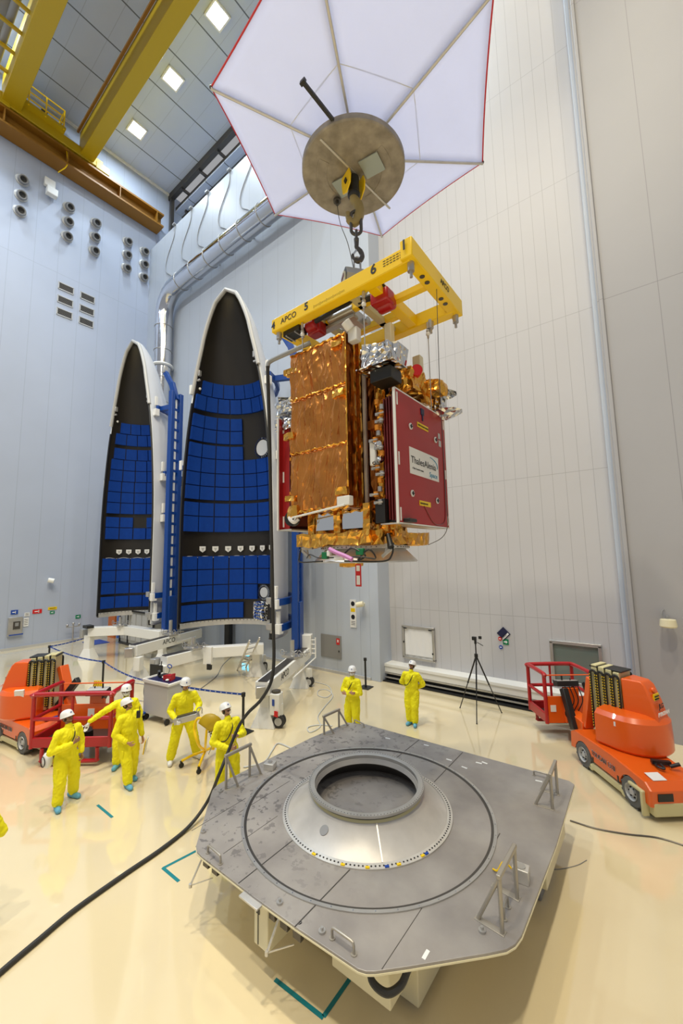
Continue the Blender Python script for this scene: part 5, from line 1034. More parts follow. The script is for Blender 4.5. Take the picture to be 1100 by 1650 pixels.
# ================================================================== MAST LIFTS
def xf(mb, h, c):
    """turn local x towards heading h (a 2-vector) and move to c"""
    a = math.atan2(h[1], h[0]); R = Matrix.Rotation(a, 3, 'Z'); mb.v = [R @ v+Vector(c) for v in mb.v]; return mb
def rrect(x0, x1, y0, y1, r, n=5):
    out = []
    for cx, cy, a0 in ((x1-r, y1-r, 0), (x0+r, y1-r, 90), (x0+r, y0+r, 180), (x1-r, y0+r, 270)):
        for i in range(n+1): a = math.radians(a0+90*i/n); out.append((cx+r*math.cos(a), cy+r*math.sin(a)))
    return out
def lift(lab, cc, ch, tc, th, bc, bh, bw, near, zb_, inner):
    cc, tc, bc = Vector((*cc, 0)), Vector((*tc, 0)), Vector((*bc, 0))
    t = thing('mast_lift', lab, 'lift', tuple(cc), 0, 'orange mast lifts')
    B = lambda name, mb, m, par=None, fr='C', split=False, **k: getattr(xf(mb, *{'C': (ch, cc), 'T': (th, tc), 'B': (bh, bc)}[fr]), 'split' if split else 'build')(name, m, par or t, w=True, **k)
    # chassis: side outline lofted across, with round wheel arches
    def outline(y):
        P = [(-1.12, .24), (-1.14, .50), (-1.02, .60), (-.2, .66), (.95, .64), (1.10, .56), (1.12, .24)]
        for cx in (.68, -.68):
            P += [(cx+.30*math.cos(math.radians(a)), .18+.33*math.sin(math.radians(a))) for a in range(15, 166, 15)]
        return [(x, y, z) for x, z in P]
    g = MB(); ys = (-.50, -.47, .47, .50); rings = []
    for y in ys:
        k = .985 if abs(y) > .48 else 1; rings.append([(x*k, y, .16+(z-.16)*k) for x, _, z in outline(y)])
    nn = len(rings[0]); g.v = [Vector(p) for r in rings for p in r]
    for q in range(3): g.f += [(q*nn+i, q*nn+(i+1) % nn, (q+1)*nn+(i+1) % nn, (q+1)*nn+i) for i in range(nn)]
    g.f += [tuple(range(nn))[::-1], tuple(range(3*nn, 4*nn))]
    body = B('chassis', g, 'orange', smooth=False, bev=.008)
    B('inner_frame', MB().box((0, 0, .30), (2.0, .60, .22)), 'black')
    B('lower_skirt', MB().box((0, 0, .15), (.86, .99, .13)).box((1.0, 0, .20), (.16, .62, .2)).box((-1.05, 0, .20), (.16, .90, .22)).cyl((.46, -.5, .12), (.46, .5, .12), .07).cyl((-.46, -.5, .12), (-.46, .5, .12), .07), 'cream_metal', bev=.02)
    for sx in (-1, 1):
        for sy in (-1, 1):
            r = .25; cx, cy = .68*sx, .42*sy; st = 0
            g = MB(); nl = 22
            g.lathe([(.14, -.085), (r-.02, -.085), (r-.008, -.06), (r-.008, .06), (r-.02, .085), (.14, .085)], axis=(0, 1, 0), n=44)
            for k in range(nl):
                a = 2*PI*k/nl; g.box((math.cos(a)*r, .035*(1 if k % 2 else -1), math.sin(a)*r), (.018, .09, .035), R=Matrix.Rotation(-a, 3, 'Y'))
            g.v = [v+Vector((cx, cy, r+.005)) for v in g.v]; w_ = B('wheel', g, 'tyre', bev=0)
            g = MB().lathe([(0, .03), (.05, .03), (.07, .0), (.12, .0), (.14, .05), (.14, -.05), (.12, -.0)], axis=(0, sy, 0), n=28); g.v = [v+Vector((cx, cy+.05*sy, r+.005)) for v in g.v]; B('rim', g, 'hull_grey', w_)
            g = MB()
            for k in range(6): a = 2*PI*k/6; g.cyl((cx+.08*math.cos(a), cy+.05*sy, r+.08*math.sin(a)), (cx+.08*math.cos(a), cy+.075*sy, r+.08*math.sin(a)), .014, n=8)
            B('wheel_nuts', g, 'black', w_)
    # steering plate by the rear near wheel
    B('wheel_guard', MB().box((-.98, near*.50, .24), (.05, .12, .40)).box((-.84, near*.50, .42), (.34, .10, .05)), 'cream_metal', bev=.015)
    s_ = 1 if near > 0 else -1
    Rc = Matrix.Rotation(math.atan2(ch[1], ch[0]), 3, 'Z'); W = lambda p: Rc @ Vector(p)+cc
    if near > 0: text('model_lettering', 'TOUCAN 1310', W((.38, .506, .40)), Rc @ Vector((-1, 0, 0)), (0, 0, 1), .13, 'text_white', t, bold=.004, xs=.8); text('model_lettering', 'TOUCAN 1310', W((.375, .512, .405)), Rc @ Vector((-1, 0, 0)), (0, 0, 1), .13, 'text_black', t, xs=.8)
    else: text('model_lettering', 'TOUCAN 1310', W((-.55, -.506, .40)), Rc @ Vector((1, 0, 0)), (0, 0, 1), .13, 'text_white', t, bold=.004, xs=.8); text('model_lettering', 'TOUCAN 1310', W((-.545, -.512, .405)), Rc @ Vector((1, 0, 0)), (0, 0, 1), .13, 'text_black', t, xs=.8)
    B('side_vents', MB().box((.36, near*.502, .30), (.04, .01, .10)).box((-.36, near*.502, .30), (.04, .01, .12)).box((-1.13, .25, .40), (.03, .26, .12)).box((-1.13, -.2, .40), (.03, .2, .12)), 'black', split=True)
    B('deck_label', MB().box((.86, -.05*s_, .665), (.16, .38, .006)) if near < 0 else MB().box((-.92, .22, .625), (.20, .24, .006), R=Matrix.Rotation(-.15, 3, 'Y')), 'sign_blue' if near < 0 else 'sign_white')
    # turret
    zt = .66
    def dpoly(r, xf_=.34):
        return [(xf_, r*.92)]+[(-.06+r*math.cos(math.radians(a)), r*math.sin(math.radians(a))*1.0) for a in range(90, 271, 12)]+[(xf_, -r*.92)]
    g = MB(); L_ = [(zt, .60, .34), (zt+.05, .64, .36), (zt+.30, .64, .36), (zt+.58, .63, .36), (zt+.66, .56, .34), (zt+.70, .42, .30)]; nn = len(dpoly(1))
    for z, r, x_ in L_: g.v += [Vector((x, y, z)) for x, y in dpoly(r, x_)]
    for q in range(len(L_)-1): g.f += [(q*nn+i, q*nn+(i+1) % nn, (q+1)*nn+(i+1) % nn, (q+1)*nn+i) for i in range(nn)]
    g.f += [tuple(range(nn))[::-1], tuple(range((len(L_)-1)*nn, len(L_)*nn))]; B('turret', g, 'orange', fr='T', ang=30)
    B('turntable', MB().cyl((0, 0, .60), (0, 0, .67), .45, n=32), 'black', fr='T')
    g = MB(); lo = [(-.66, -.22), (-.05, -.27), (-.05, .27), (-.66, .22)]; hi = [(-.36, -.17), (-.03, -.25), (-.03, .25), (-.36, .17)]; mi = [(-.60, -.21), (-.04, -.26), (-.04, .26), (-.60, .21)]
    for z, P in ((zt+.48, lo), (zt+.95, [(-.54, -.20), (-.04, -.26), (-.04, .26), (-.54, .20)]), (zt+1.22, [(-.44, -.185), (-.03, -.25), (-.03, .25), (-.44, .185)]), (zt+1.30, hi)): g.v += [Vector((x, y, z)) for x, y in P]
    for q in range(3): g.f += [(q*4+i, q*4+(i+1) % 4, (q+1)*4+(i+1) % 4, (q+1)*4+i) for i in range(4)]
    g.f += [(0, 1, 2, 3), (12, 13, 14, 15)]; B('hood', g, 'orange', fr='T', bev=.03, seg=3)
    B('door_seam', MB().box((.0, .585, zt+.32), (.012, .02, .55)).box((.0, -.585, zt+.32), (.012, .02, .55)).box((.16, .58, zt+.36), (.07, .04, .22)).box((.16, -.58, zt+.36), (.07, .04, .22)).box((-.12, .60, zt+.40), (.08, .04, .14)), 'black', fr='T')
    Rt = Matrix.Rotation(math.atan2(th[1], th[0]), 3, 'Z'); WT = lambda p: Rt @ Vector(p)+tc
    B('warning_label', MB().box((-.525, .0, zt+1.02), (.02, .20, .13)), 'sign_yellow', fr='T', par=None)
    B('hazard_print', MB().box((-.536, .0, zt+1.04), (.02, .15, .02)).box((-.538, .0, zt+.99), (.02, .15, .02)), 'text_black', fr='T')
    B('beacon', MB().sph((-.48, 0, zt+1.14), .05, 12, 8), 'orange', fr='T')
    back = Rt @ Vector((0, -1, 0))
    text('maker_lettering', 'JLG', WT((-.60, .09, zt+.84)), back, (0, 0, 1), .12, 'text_black', t, bold=.004)
    text('owner_lettering', 'PYROBAN', WT((-.625, .20, zt+.72)), back, (0, 0, 1), .095, 'text_white', t, bold=.004)
    B('white_label', MB().box((-.02, -.60, zt+.62), (.20, .06, .20), R=Matrix.Rotation(.2, 3, 'X')) if near < 0 else MB().box((-.05, .64, zt+.5), (.03, .01, .08)), 'sign_white', fr='T')
    # mast: nested profiles with chain loops on the flank
    for k in range(4):
        x = .06+.15*k; o = B('mast_section', MB().box((x, 0, 1.36+.02*k), (.11, .46-.02*k, 1.36)), 'cream_metal', fr='T', bev=.01)
        for sy in (-1, 1):
            y = sy*(.26-.005*k); P = []
            for i in range(9): a = PI*i/8; P.append((x+.055*math.cos(a), y, 1.93-.07*k*0+.055*math.sin(a)))
            P = [(x+.055, y, .82)]+P+[(x-.055, y, .80)]
            xf(g := MB().tube(P, .028, 6), th, tc); g.build('chain_loop', 'black', o, w=True)
            g = MB()
            for i in range(20): g.box((x+.055+.0, y+sy*.03, .86+.055*i), (.014, .01, .022))
            for i in range(20): g.box((x-.055, y+sy*.03, .86+.055*i), (.014, .01, .022))
            xf(g, th, tc).build('yellow_dots', 'sign_yellow', o, w=True, smooth=False)
    B('mast_top', MB().box((.28, 0, 2.06), (.64, .40, .03)), 'black', fr='T', bev=.005)
    # jib from the mast foot to the cage
    m0 = WT((.66, 0, 0)); back_ = bc-Vector((bh[0], bh[1], 0))*.52
    g = MB().bar(m0+Vector((0, 0, 1.75)), m0.lerp(back_, .35)+Vector((0, 0, .62)), .22, .16).bar(m0.lerp(back_, .35)+Vector((0, 0, .55)), back_+Vector((0, 0, .62)), .26, .30); g.build('jib', 'orange', t, w=True, bev=.015)
    m1 = m0.lerp(back_, .62); sdv = Vector((-bh[1], bh[0], 0))*.16
    g = MB().bar(m0+Vector((0, 0, .60))-sdv, m1+Vector((0, 0, 1.5))-sdv, .12, .16).bar(m1+Vector((0, 0, .45))+sdv, back_+Vector((0, 0, 1.25))+sdv, .14, .18); g.build('chain_guide', 'black', t, w=True, bev=.02)
    B('basket_mount', MB().box((-.52, 0, zb_+.45), (.12, .34, .8)), 'orange', fr='B', bev=.01)
    g = MB()
    for k in range(4): g.tube(crom([(-.58, .1*k-.15, zb_+.9), (-.66, .1*k-.2, zb_+.6), (-.6, .1*k-.1, zb_+.3), (-.56, .08*k-.15, zb_+.1)], 5), .012, 5)
    B('hoses', g, 'black', fr='B')
    # cage
    X0_, X1_, Y_ = -.45, .45, bw/2; z0, z1 = zb_, zb_+1.12
    fl_ = B('basket_floor', MB().prism(rrect(X0_, X1_, -Y_, Y_, .06), z0, z0+.04), 'dark_steel', fr='B')
    B('toe_board', MB().box((X1_, 0, z0+.12), (.06, bw, .22)).box((0, Y_, z0+.12), (.9, .06, .22)).box((0, -Y_, z0+.12), (.9, .06, .22)), 'red', fr='B', bev=.02)
    B('back_panel', MB().box((X0_, 0, z0+.32), (.03, bw*.96, .62)), 'orange', fr='B', bev=.01)
    g = MB(); corner = [(X0_, -Y_), (X1_, -Y_), (X1_, Y_), (X0_, Y_)]
    for i, (a, b_) in enumerate(zip(corner, corner[1:]+corner[:1])):
        if i < 3: g.tube(crom([(a[0], a[1], z1-.02), (a[0]*.95+b_[0]*.05, a[1]*.95+b_[1]*.05, z1+.03), (b_[0]*.95+a[0]*.05, b_[1]*.95+a[1]*.05, z1+.03), (b_[0], b_[1], z1-.02)], 5), .052, 10)
        g.cyl((a[0], a[1], z0), (a[0], a[1], z1), .046, n=10)
        if i < 3: g.cyl((a[0], a[1], z0+.62), (b_[0], b_[1], z0+.62), .042, n=10)
    g.cyl((X1_, 0, z0), (X1_, 0, z1), .03, n=10); B('padded_rail', g, 'red', fr='B')
    B('thin_rail', MB().cyl((X0_, -Y_, z1), (X0_, Y_, z1), .016, n=8), 'orange', fr='B')
    B('lower_hoop', MB().tube(crom([(X1_+.02, -Y_*.7, z0), (X1_+.02, -Y_*.7, z0-.22), (X1_+.02, -Y_*.6, z0-.27), (X1_+.02, Y_*.6, z0-.27), (X1_+.02, Y_*.7, z0-.22), (X1_+.02, Y_*.7, z0)], 4), .04, 8), 'red', fr='B')
    B('control_box', MB().box((X0_+.02, .05, z0+.92), (.22, .52, .12), R=Matrix.Rotation(.2, 3, 'Y')), 'black', fr='B', bev=.01)
    B('control_face', MB().box((X0_+.02, .05, z0+.99), (.18, .48, .01), R=Matrix.Rotation(.2, 3, 'Y')), 'hull_grey', fr='B')
    B('joystick', MB().cyl((X0_, .15, z0+.98), (X0_, .15, z0+1.10), .02).cyl((X0_, -.05, z0+.98), (X0_, -.05, z0+1.04), .015), 'black', fr='B')
    B('paper_label', MB().box((X0_-.02, bw*.36, z0+.35), (.01, .13, .15)).box((X0_+.02, -.1, z0+.42), (.01, .16, .20)), 'sign_white', fr='B')
    return t
def nz(a, b): l = math.hypot(a, b); return (a/l, b/l)
dR = nz(-.73, .88)
lift('orange mast lift on the right with lettering on its side and back', (-.80+.05, 9.98), dR, (-.72, 10.35), nz(-.92, .38), (-2.22, 11.72), nz(-.6, .8), 1.15, 1, .42, False)
lift('orange mast lift at the left edge, its red basket near the workers', (-12.98, 3.56), nz(.99, .14), (-13.15, 3.55), nz(.62, .78), (-10.95, 4.0), nz(.62, -.78), 1.75, -1, .38, True)
# things in and on the baskets
t = thing('tool_bag', 'black and white tool bag lying in the left basket', 'bag', (-10.75, 3.95, .43)); crinkle((-10.75, 3.95, .55), (.36, .28, .22), .04, 4, 14, 3).build('bag_body', 'black', t, w=True); crinkle((-10.92, 3.85, .58), (.16, .2, .2), .04, 4, 14, 5).build('white_cloth', 'white_cloth', t, w=True)
c = onz(152, 1110, 1.30)
t = thing('yellow_harness', 'yellow webbing straps hanging on the back rail of left basket', 'strap', tuple(c)); g = MB()
for k in range(4): g.tube(crom([c+Vector((.04*k, .03*k, .2)), c+Vector((.05*k-.06, .03*k, 0)), c+Vector((.05*k-.02, .03*k, -.25)), c+Vector((.05*k+.06, .03*k, 0)), c+Vector((.04*k+.03, .03*k, .18))], 5), .018, 5)
g.build('webbing', 'sign_yellow', t, w=True)
t = thing('charging_plug', 'black cable plug lying on the rear deck of the right lift', 'plug', (-.22, 9.62, .66)); MB().box((-.25, 9.62, .69), (.30, .08, .06), rz=.4).cyl((-.12, 9.55, .68), (.02, 9.60, .74), .03).tube(crom([(-.35, 9.60, .68), (-.3, 9.45, .67), (-.2, 9.4, .68), (-.25, 9.5, .7)], 5), .02, 6).build('plug_body', 'black', t, w=True)

# ================================================================== PEOPLE
def V(*a): return Vector(a)
def hand_shape(mb, w_, d, nrm, curl, thumb=1, s=1.0):
    """palm, four unequal bent fingers and a thumb; d: direction of the hand, nrm: palm normal"""
    d = Vector(d).normalized(); nrm = Vector(nrm); nrm = (nrm-d*nrm.dot(d)).normalized(); sd = d.cross(nrm)*thumb
    for k, o in enumerate((-.027, -.009, .009, .027)):
        b_ = w_+d*.085*s+sd*o*s; mb.cap(w_+sd*o*.6*s+d*.01, b_, .013*s, .012*s, 7)
        L_ = (.072, .080, .074, .058)[k]*s; p = b_; ang = 0
        for q, (fr_, r) in enumerate(((.45, .0095), (.30, .0085), (.25, .0075))):
            ang += curl*(.75 if q == 0 else .9); nd = d*math.cos(ang)+nrm*math.sin(ang); p2 = p+nd*L_*fr_; mb.cap(p, p2, r*s, r*.93*s, 7); p = p2
    b_ = w_+d*.03*s-sd*.028*s; td = (d*.75-sd*.65+nrm*.25).normalized(); p = b_+td*.045*s; mb.cap(b_, p, .0125*s, .0105*s, 7); td2 = (td+nrm*curl*.5+d*.3).normalized(); mb.cap(p, p+td2*.035*s, .0100*s, .0085*s, 7)
def displace(o, amp, fr):
    me = o.data; me.update()
    nv = len(me.vertices); P = [v.co.copy() for v in me.vertices]; Nn = [v.normal.copy() for v in me.vertices]; out = []
    for p, n_ in zip(P, Nn):
        q = Vector((p.x*fr, p.y*fr, p.z*fr*.8+p.x*4)); h_ = noise.noise(q)+.8*(1-2*abs(noise.noise(q*1.7+Vector((5, 2, 1)))))
        out += list(p+n_*amp*h_)
    me.vertices.foreach_set('co', out); me.update()
def person(lab, x, y, heading, s=.95, aR=None, aL=None, feet=None, hy=0, hp=0, skin='skin', mask=False, gloves=False, shoes='shoe_blue', strap=False, hip=(0, 0), lean=(0, 0), moustache=False, hR=None, hL=None, curl=.5, fold=False):
    """heading: direction (x, y) the chest faces. arms: (elbow, wrist) in the body's own frame (x right, y forward, z up)"""
    a = math.atan2(heading[1], heading[0])-PI/2
    t = thing('person', lab, 'person', (x, y, 0), a)
    hx_, hy_ = hip; lx, ly = lean; K = lambda p: Vector(p)*s
    Pv = V(hx_, hy_, .95); Ch = V(hx_+lx, hy_+ly, 1.30); Nk = V(hx_+lx*1.3, hy_+ly*1.3, 1.47)
    feet = feet or ((.13, .02), (-.13, .0)); FR, FL = feet[0], feet[1]
    aR = aR or ((.27, -.03, 1.14), (.26, .06, .90)); aL = aL or ((-.27, -.03, 1.14), (-.26, .06, .90))
    suit = MB(); body = MB()
    for sg, F_ in ((1, FR), (-1, FL)):
        hp_ = Pv+V(.095*sg, 0, -.06); an = V(F_[0], F_[1], .10); kn = (hp_+an)*.5+V(.01*sg, .045, .02)
        suit.cap(K(hp_), K(kn), .125*s, .103*s, 14).cap(K(kn), K(an+V(0, 0, .035)), .103*s, .090*s, 14); body.cap(K(hp_), K(kn), .07*s, .055*s, 8).cap(K(kn), K(an), .05*s, .035*s, 8)
        fd = V(.25*sg, .97, 0).normalized() if len(F_) < 3 else V(math.sin(F_[2]), math.cos(F_[2]), 0)
        sh = MB().cap(K(V(F_[0], F_[1], .055)-fd*.08), K(V(F_[0], F_[1], .045)+fd*.15), .058*s, .050*s, 12).cap(K(V(F_[0], F_[1], .11)-fd*.03), K(V(F_[0], F_[1], .05)+fd*.04), .066*s, .060*s, 12)
        for v in sh.v: v.z = max(v.z, .004)
        sh.build('shoe_cover' if shoes == 'shoe_blue' else 'shoe', shoes, t, remesh=.009)
        # cargo pocket on the thigh
        pk = (hp_*.45+kn*.55)+V(.095*sg, .01, 0); MB().box(K(pk), (.035*s, .14*s, .17*s)).build('cargo_pocket', 'suit', t, bev=.012)
    suit.sph(K(Pv+V(0, -.01, .02)), (.190*s, .148*s, .16*s), 18, 12).sph(K((Pv+Ch)*.5), (.190*s, .146*s, .23*s), 18, 12).sph(K(Ch+V(0, 0, -.02)), (.200*s, .146*s, .19*s), 18, 12).cap(K(Ch+V(.13, 0, .085)), K(Ch+V(-.13, 0, .085)), .085*s, .085*s, 14).cap(K(Nk+V(0, 0, -.03)), K(Nk+V(0, 0, .015)), .075*s, .066*s, 14)
    body.cap(K(Pv), K(Ch), .10*s, .11*s).cap(K(Ch), K(Nk), .08*s, .055*s).cap(K(Ch+V(.12, 0, .08)), K(Ch+V(-.12, 0, .08)), .05*s, .05*s)
    glv = MB()
    for sg, A_, hd in ((1, aR, hR), (-1, aL, hL)):
        sh_ = Ch+V(.185*sg, 0, .09); el = V(*A_[0]); wr = V(*A_[1])
        suit.cap(K(sh_), K(el), .078*s, .066*s, 12).cap(K(el), K(wr-(wr-el).normalized()*.03), .066*s, .050*s, 12); body.cap(K(sh_), K(el), .04*s, .034*s, 8).cap(K(el), K(wr), .034*s, .026*s, 8)
        d = (wr-el).normalized(); hd_ = Vector(hd[0]) if hd else d; nr = Vector(hd[1]) if hd else V(-sg, 0, 0)
        body.cap(K(wr), K(wr+hd_.normalized()*.03), .026*s, .024*s, 8); hand_shape(glv if gloves else body, K(wr+hd_.normalized()*.02), hd_, nr, curl, thumb=-sg, s=s*1.08)
        if gloves: hand_shape(body, K(wr), hd_, nr, curl, thumb=-sg, s=s*.8); glv.cap(K(wr-d*.02), K(wr+hd_.normalized()*.05), .034*s, .03*s, 10)
    # head
    H = Matrix.Translation(K(Nk+V(0, 0, .02))) @ Matrix.Rotation(-hy, 4, 'Z') @ Matrix.Rotation(hp, 4, 'X'); h = lambda *p: H @ (Vector(p)*s)
    Rh = H.to_3x3()
    body.cap(K(Nk-V(0, 0, .02)), h(0, .005, .10), .052*s, .050*s, 12)
    body.sph(h(0, -.005, .175), (.074*s, .093*s, .098*s), 18, 14, R=Rh).sph(h(0, .03, .115), (.054*s, .058*s, .062*s), 16, 10, R=Rh).cap(h(0, .088, .165), h(0, .108, .135), .010*s, .014*s, 8).cap(h(-.02, .078, .185), h(.02, .078, .185), .014*s, .014*s, 8)
    for sg in (-1, 1): body.sph(h(.077*sg, -.005, .150), (.012*s, .022*s, .032*s), 10, 8, R=Rh).sph(h(.035*sg, .062, .135), (.026*s, .022*s, .026*s), 10, 8, R=Rh)
    body.sph(h(0, .082, .075), (.022*s, .018*s, .016*s), 10, 8, R=Rh)
    body.build('body', skin, t, remesh=.0065)
    so = suit.build('coverall', 'suit', t, remesh=.012); displace(so, .010, 12)
    if gloves: glv.build('gloves', 'white_cloth', t, remesh=.006)
    e = MB()
    for sg in (-1, 1): e.sph(h(.030*sg, .083, .163), (.011*s, .006*s, .006*s), 8, 6, R=Rh)
    e.build('eyes', 'black', t); e = MB()
    for sg in (-1, 1): e.bar(h(.016*sg, .093, .180), h(.047*sg, .080, .180), .006*s, .006*s)
    e.build('eyebrows', 'hair', t)
    MB().sph(h(0, -.012, .150), (.078*s, .088*s, .085*s), 16, 10, R=Rh).build('hair', 'hair', t) if not mask else None
    if mask: MB().sph(h(0, .045, .105), (.066*s, .068*s, .058*s), 16, 10, R=Rh).build('face_mask', 'white_cloth', t)
    else:
        MB().cap(h(-.018, .094, .107), h(.018, .094, .107), .005*s, .005*s, 6).build('lips', 'lip', t)
        if moustache: MB().cap(h(-.026, .094, .116), h(.026, .094, .116), .009*s, .009*s, 8).build('moustache', 'hair', t)
    prof_ = [(.0, .128), (.035, .125), (.07, .112), (.095, .085), (.108, .045), (.112, .0), (.118, -.004), (.116, -.012), (.104, -.010), (.100, .0)]
    hm = MB().lathe([(r*s, z*s) for r, z in prof_], n=32); 
    for v in hm.v:
        v.y *= 1.12
        if v.z < .003*s and v.y > 0: v.y *= 1.13
        p4 = H @ (v+Vector((0, -.008, .178))*s); v.x, v.y, v.z = p4
    hm.build('hard_hat', 'helmet', t)
    MB().tube([h(-.10, .01, .19), h(-.085, .03, .12), h(-.05, .06, .066), h(0, .075, .050), h(.05, .06, .066), h(.085, .03, .12), h(.10, .01, .19)], .0045*s, 5).build('chin_strap', 'black', t)
    MB().box(h(0, .118, .235), (.022*s, .006*s, .022*s), R=Rh).build('helmet_mark', 'sign_blue', t)
    # zip flap and collar
    MB().tube([K(V(Pv.x+(Ch.x-Pv.x)*q, Pv.y+(Ch.y-Pv.y)*q+.150-.012*abs(q-.6), .92+.50*q)) for q in [i/8 for i in range(9)]], .009*s, 5).build('zip_flap', 'suit', t)
    if strap:
        MB().tube(crom([K(Nk+V(-.075, .02, .0)), K(Ch+V(-.04, .150, .02)), K(Ch+V(.08, .165, -.16)), K(Pv+V(.18, .10, .16)), K(Pv+V(.205, -.02, .10))], 6), .011*s, 5).build('shoulder_strap', 'black', t)
    return t
up = 0.45
# 1: front left, bag at the hip, one hand at the chest
P1 = person('person in yellow coverall with strap and white hip bag, nearest the left edge lift', -9.19, 3.03, (.97, .22), .95, aR=((.31, .02, 1.10), (.05, .26, 1.20)), aL=((-.29, -.02, 1.12), (-.27, .06, .88)), feet=((.15, .06, .4), (-.24, -.10, -.1)), hy=-.15, hp=.30, hR=((-.8, .2, .4), (0, -1, 0)), curl=.9, skin='skin_tan', lean=(.0, .02), strap=True)
P1.location = (-9.10, 3.05, 0)
person('person in yellow coverall looking up, papers in one hand, radio on the shoulder', -8.89, 4.09, (.95, .15), .94, aR=((.30, -.02, 1.10), (.16, .20, .94)), aL=((-.30, -.05, 1.12), (-.30, .05, .88)), feet=((.10, .20, .2), (-.16, -.06, .1)), hy=-.35, hp=.38, skin='skin', curl=.7)
person('person in yellow coverall and white mask resting a gloved hand on red basket', -9.66, 4.36, (.85, -.52), .97, aL=((-.30, -.02, 1.12), (-.26, .05, .88)), aR=((.40, .14, 1.30), (.68, .22, 1.14)), hy=-.25, hp=.05, skin='skin_dark', mask=True, gloves=True, hR=((.3, .3, -.9), (0, 1, 0)), curl=.25)
person('person in yellow coverall and white gloves holding a grey metal box', -8.80, 5.28, (.93, -.36), 1.02, aR=((.30, .02, 1.12), (.20, .32, .98)), aL=((-.30, .12, 1.18), (-.18, .42, 1.10)), feet=((.26, -.02, .2), (-.28, .02, -.5)), hip=(.0, .0), lean=(.0, .05), hy=0, hp=-.10, gloves=True, shoes='white_cloth', hR=((.1, 1, 0), (-1, 0, 0)), hL=((.1, 1, 0), (1, 0, 0)), curl=.7)
person('person with moustache in yellow coverall holding the thick black cable', -6.84, 5.03, (.96, -.28), .96, aR=((.30, .02, 1.10), (.08, .30, 1.03)), aL=((-.30, .08, 1.14), (-.10, .34, 1.24)), feet=((.16, .0), (-.16, .03)), hy=-.25, hp=.45, strap=True, moustache=True, hR=((-.9, .5, 0), (0, -1, 0)), hL=((.9, .4, .2), (0, -1, 0)), curl=1.0)
person('person in yellow coverall and white mask with arms crossed by the black post', -6.48, 8.62, (.05, -1.0), .94, aR=((.29, .06, 1.12), (-.02, .20, 1.14)), aL=((-.29, .06, 1.12), (.04, .22, 1.10)), hy=-.45, hp=.05, mask=True, strap=True, hR=((-1, .1, .05), (0, -1, 0)), hL=((1, .1, .05), (0, -1, 0)), curl=.4)
person('person in yellow coverall with hands behind the back, in front of the sliding door', -5.52, 10.02, (.20, -.98), .93, aR=((.33, -.06, 1.14), (.14, -.20, .98)), aL=((-.33, -.06, 1.14), (-.12, -.20, .98)), feet=((.09, .0), (-.08, .06)), hy=.2, hp=.45, strap=True, skin='skin_tan', hR=((-1, 0, -.1), (0, 1, 0)), hL=((1, 0, -.1), (0, 1, 0)))
E8 = onz(-1, 1342, 1.06)
person('person in yellow coverall cut off by the left edge, only the elbow in view', E8.x-.10, E8.y-.27, (.9, -.3), .95, aL=((-.32, -.02, 1.12), (-.05, .2, 1.15)), aR=((.30, 0, 1.12), (.10, .2, 1.1)))
# carried things
def held(name, lab, cat, loc, a=0): return thing(name, lab, cat, loc, a)
t = held('hip_bag', 'white hip bag with black strap on person nearest the left edge lift', 'bag', (-9.20, 2.78, .86), math.atan2(.22, .97)-PI/2)
MB().sph((0, 0, 0), (.075, .12, .14), 14, 10).build('bag_body', 'white_cloth', t); MB().tube([(.078, .06*math.cos(a), .09*math.sin(a)) for a in [PI*2*k/16 for k in range(17)]], .008, 5).build('black_piping', 'black', t)
t = held('paper_folder', 'yellow-white papers held low in the left hand of the looking-up worker', 'papers', (-8.72, 4.36, .66), .9)
MB().box((0, 0, 0), (.02, .16, .26), R=Matrix.Rotation(.15, 3, 'Y')).build('yellow_folder', 'sign_yellow', t); MB().box((.02, .02, .01), (.012, .17, .28), R=Matrix.Rotation(.15, 3, 'Y')).build('white_sheets', 'sign_white', t)
t = held('radio_handset', 'black radio clipped on the shoulder of the looking-up worker', 'radio', (-8.68, 4.18, 1.36), .9); MB().box((0, 0, 0), (.07, .05, .14)).cyl((.02, 0, .07), (.02, 0, .16), .008).build('radio_body', 'black', t, bev=.01)
t = held('metal_box', 'grey sheet metal box with handle held by the gloved worker', 'box', (-8.40, 5.10, 1.06), math.radians(42)); MB().box((0, 0, 0), (.52, .16, .12), R=Matrix.Rotation(-.22, 3, 'Y')).build('box_body', 'steel', t, bev=.006); MB().box((0, 0, .075), (.42, .10, .03), R=Matrix.Rotation(-.22, 3, 'Y')).build('connector_row', 'dark_steel', t, bev=.004); MB().tube(crom([(.20, 0, .12), (.24, 0, .20), (.32, 0, .20), (.33, 0, .08)], 4), .012, 6).build('handle', 'steel', t)
# heavy black cable
cpts = [at(431, 590, 6.45), at(434, 700, 6.6), at(437, 850, 6.75), at(440, 1000, 6.85), at(441, 1065, 6.95), at(436, 1100, 7.0), at(420, 1128, 7.1), at(400, 1148, 7.2), at(387, 1166, 7.25), at(378, 1185, 7.22), at(366, 1215, 7.1), at(352, 1250, 6.9), onz(335, 1290, .25), onz(305, 1331, .05)]+[onz(px, py, .035) for px, py in ((260, 1368), (200, 1409), (120, 1466), (60, 1516), (0, 1567), (-80, 1640))]
tag(MB().tube(crom(cpts, 8), .029, 10).build('heavy_cable', 'rubber'), 'thick black cable hanging from the conduit arm and trailing over the floor to the left', 'cable')
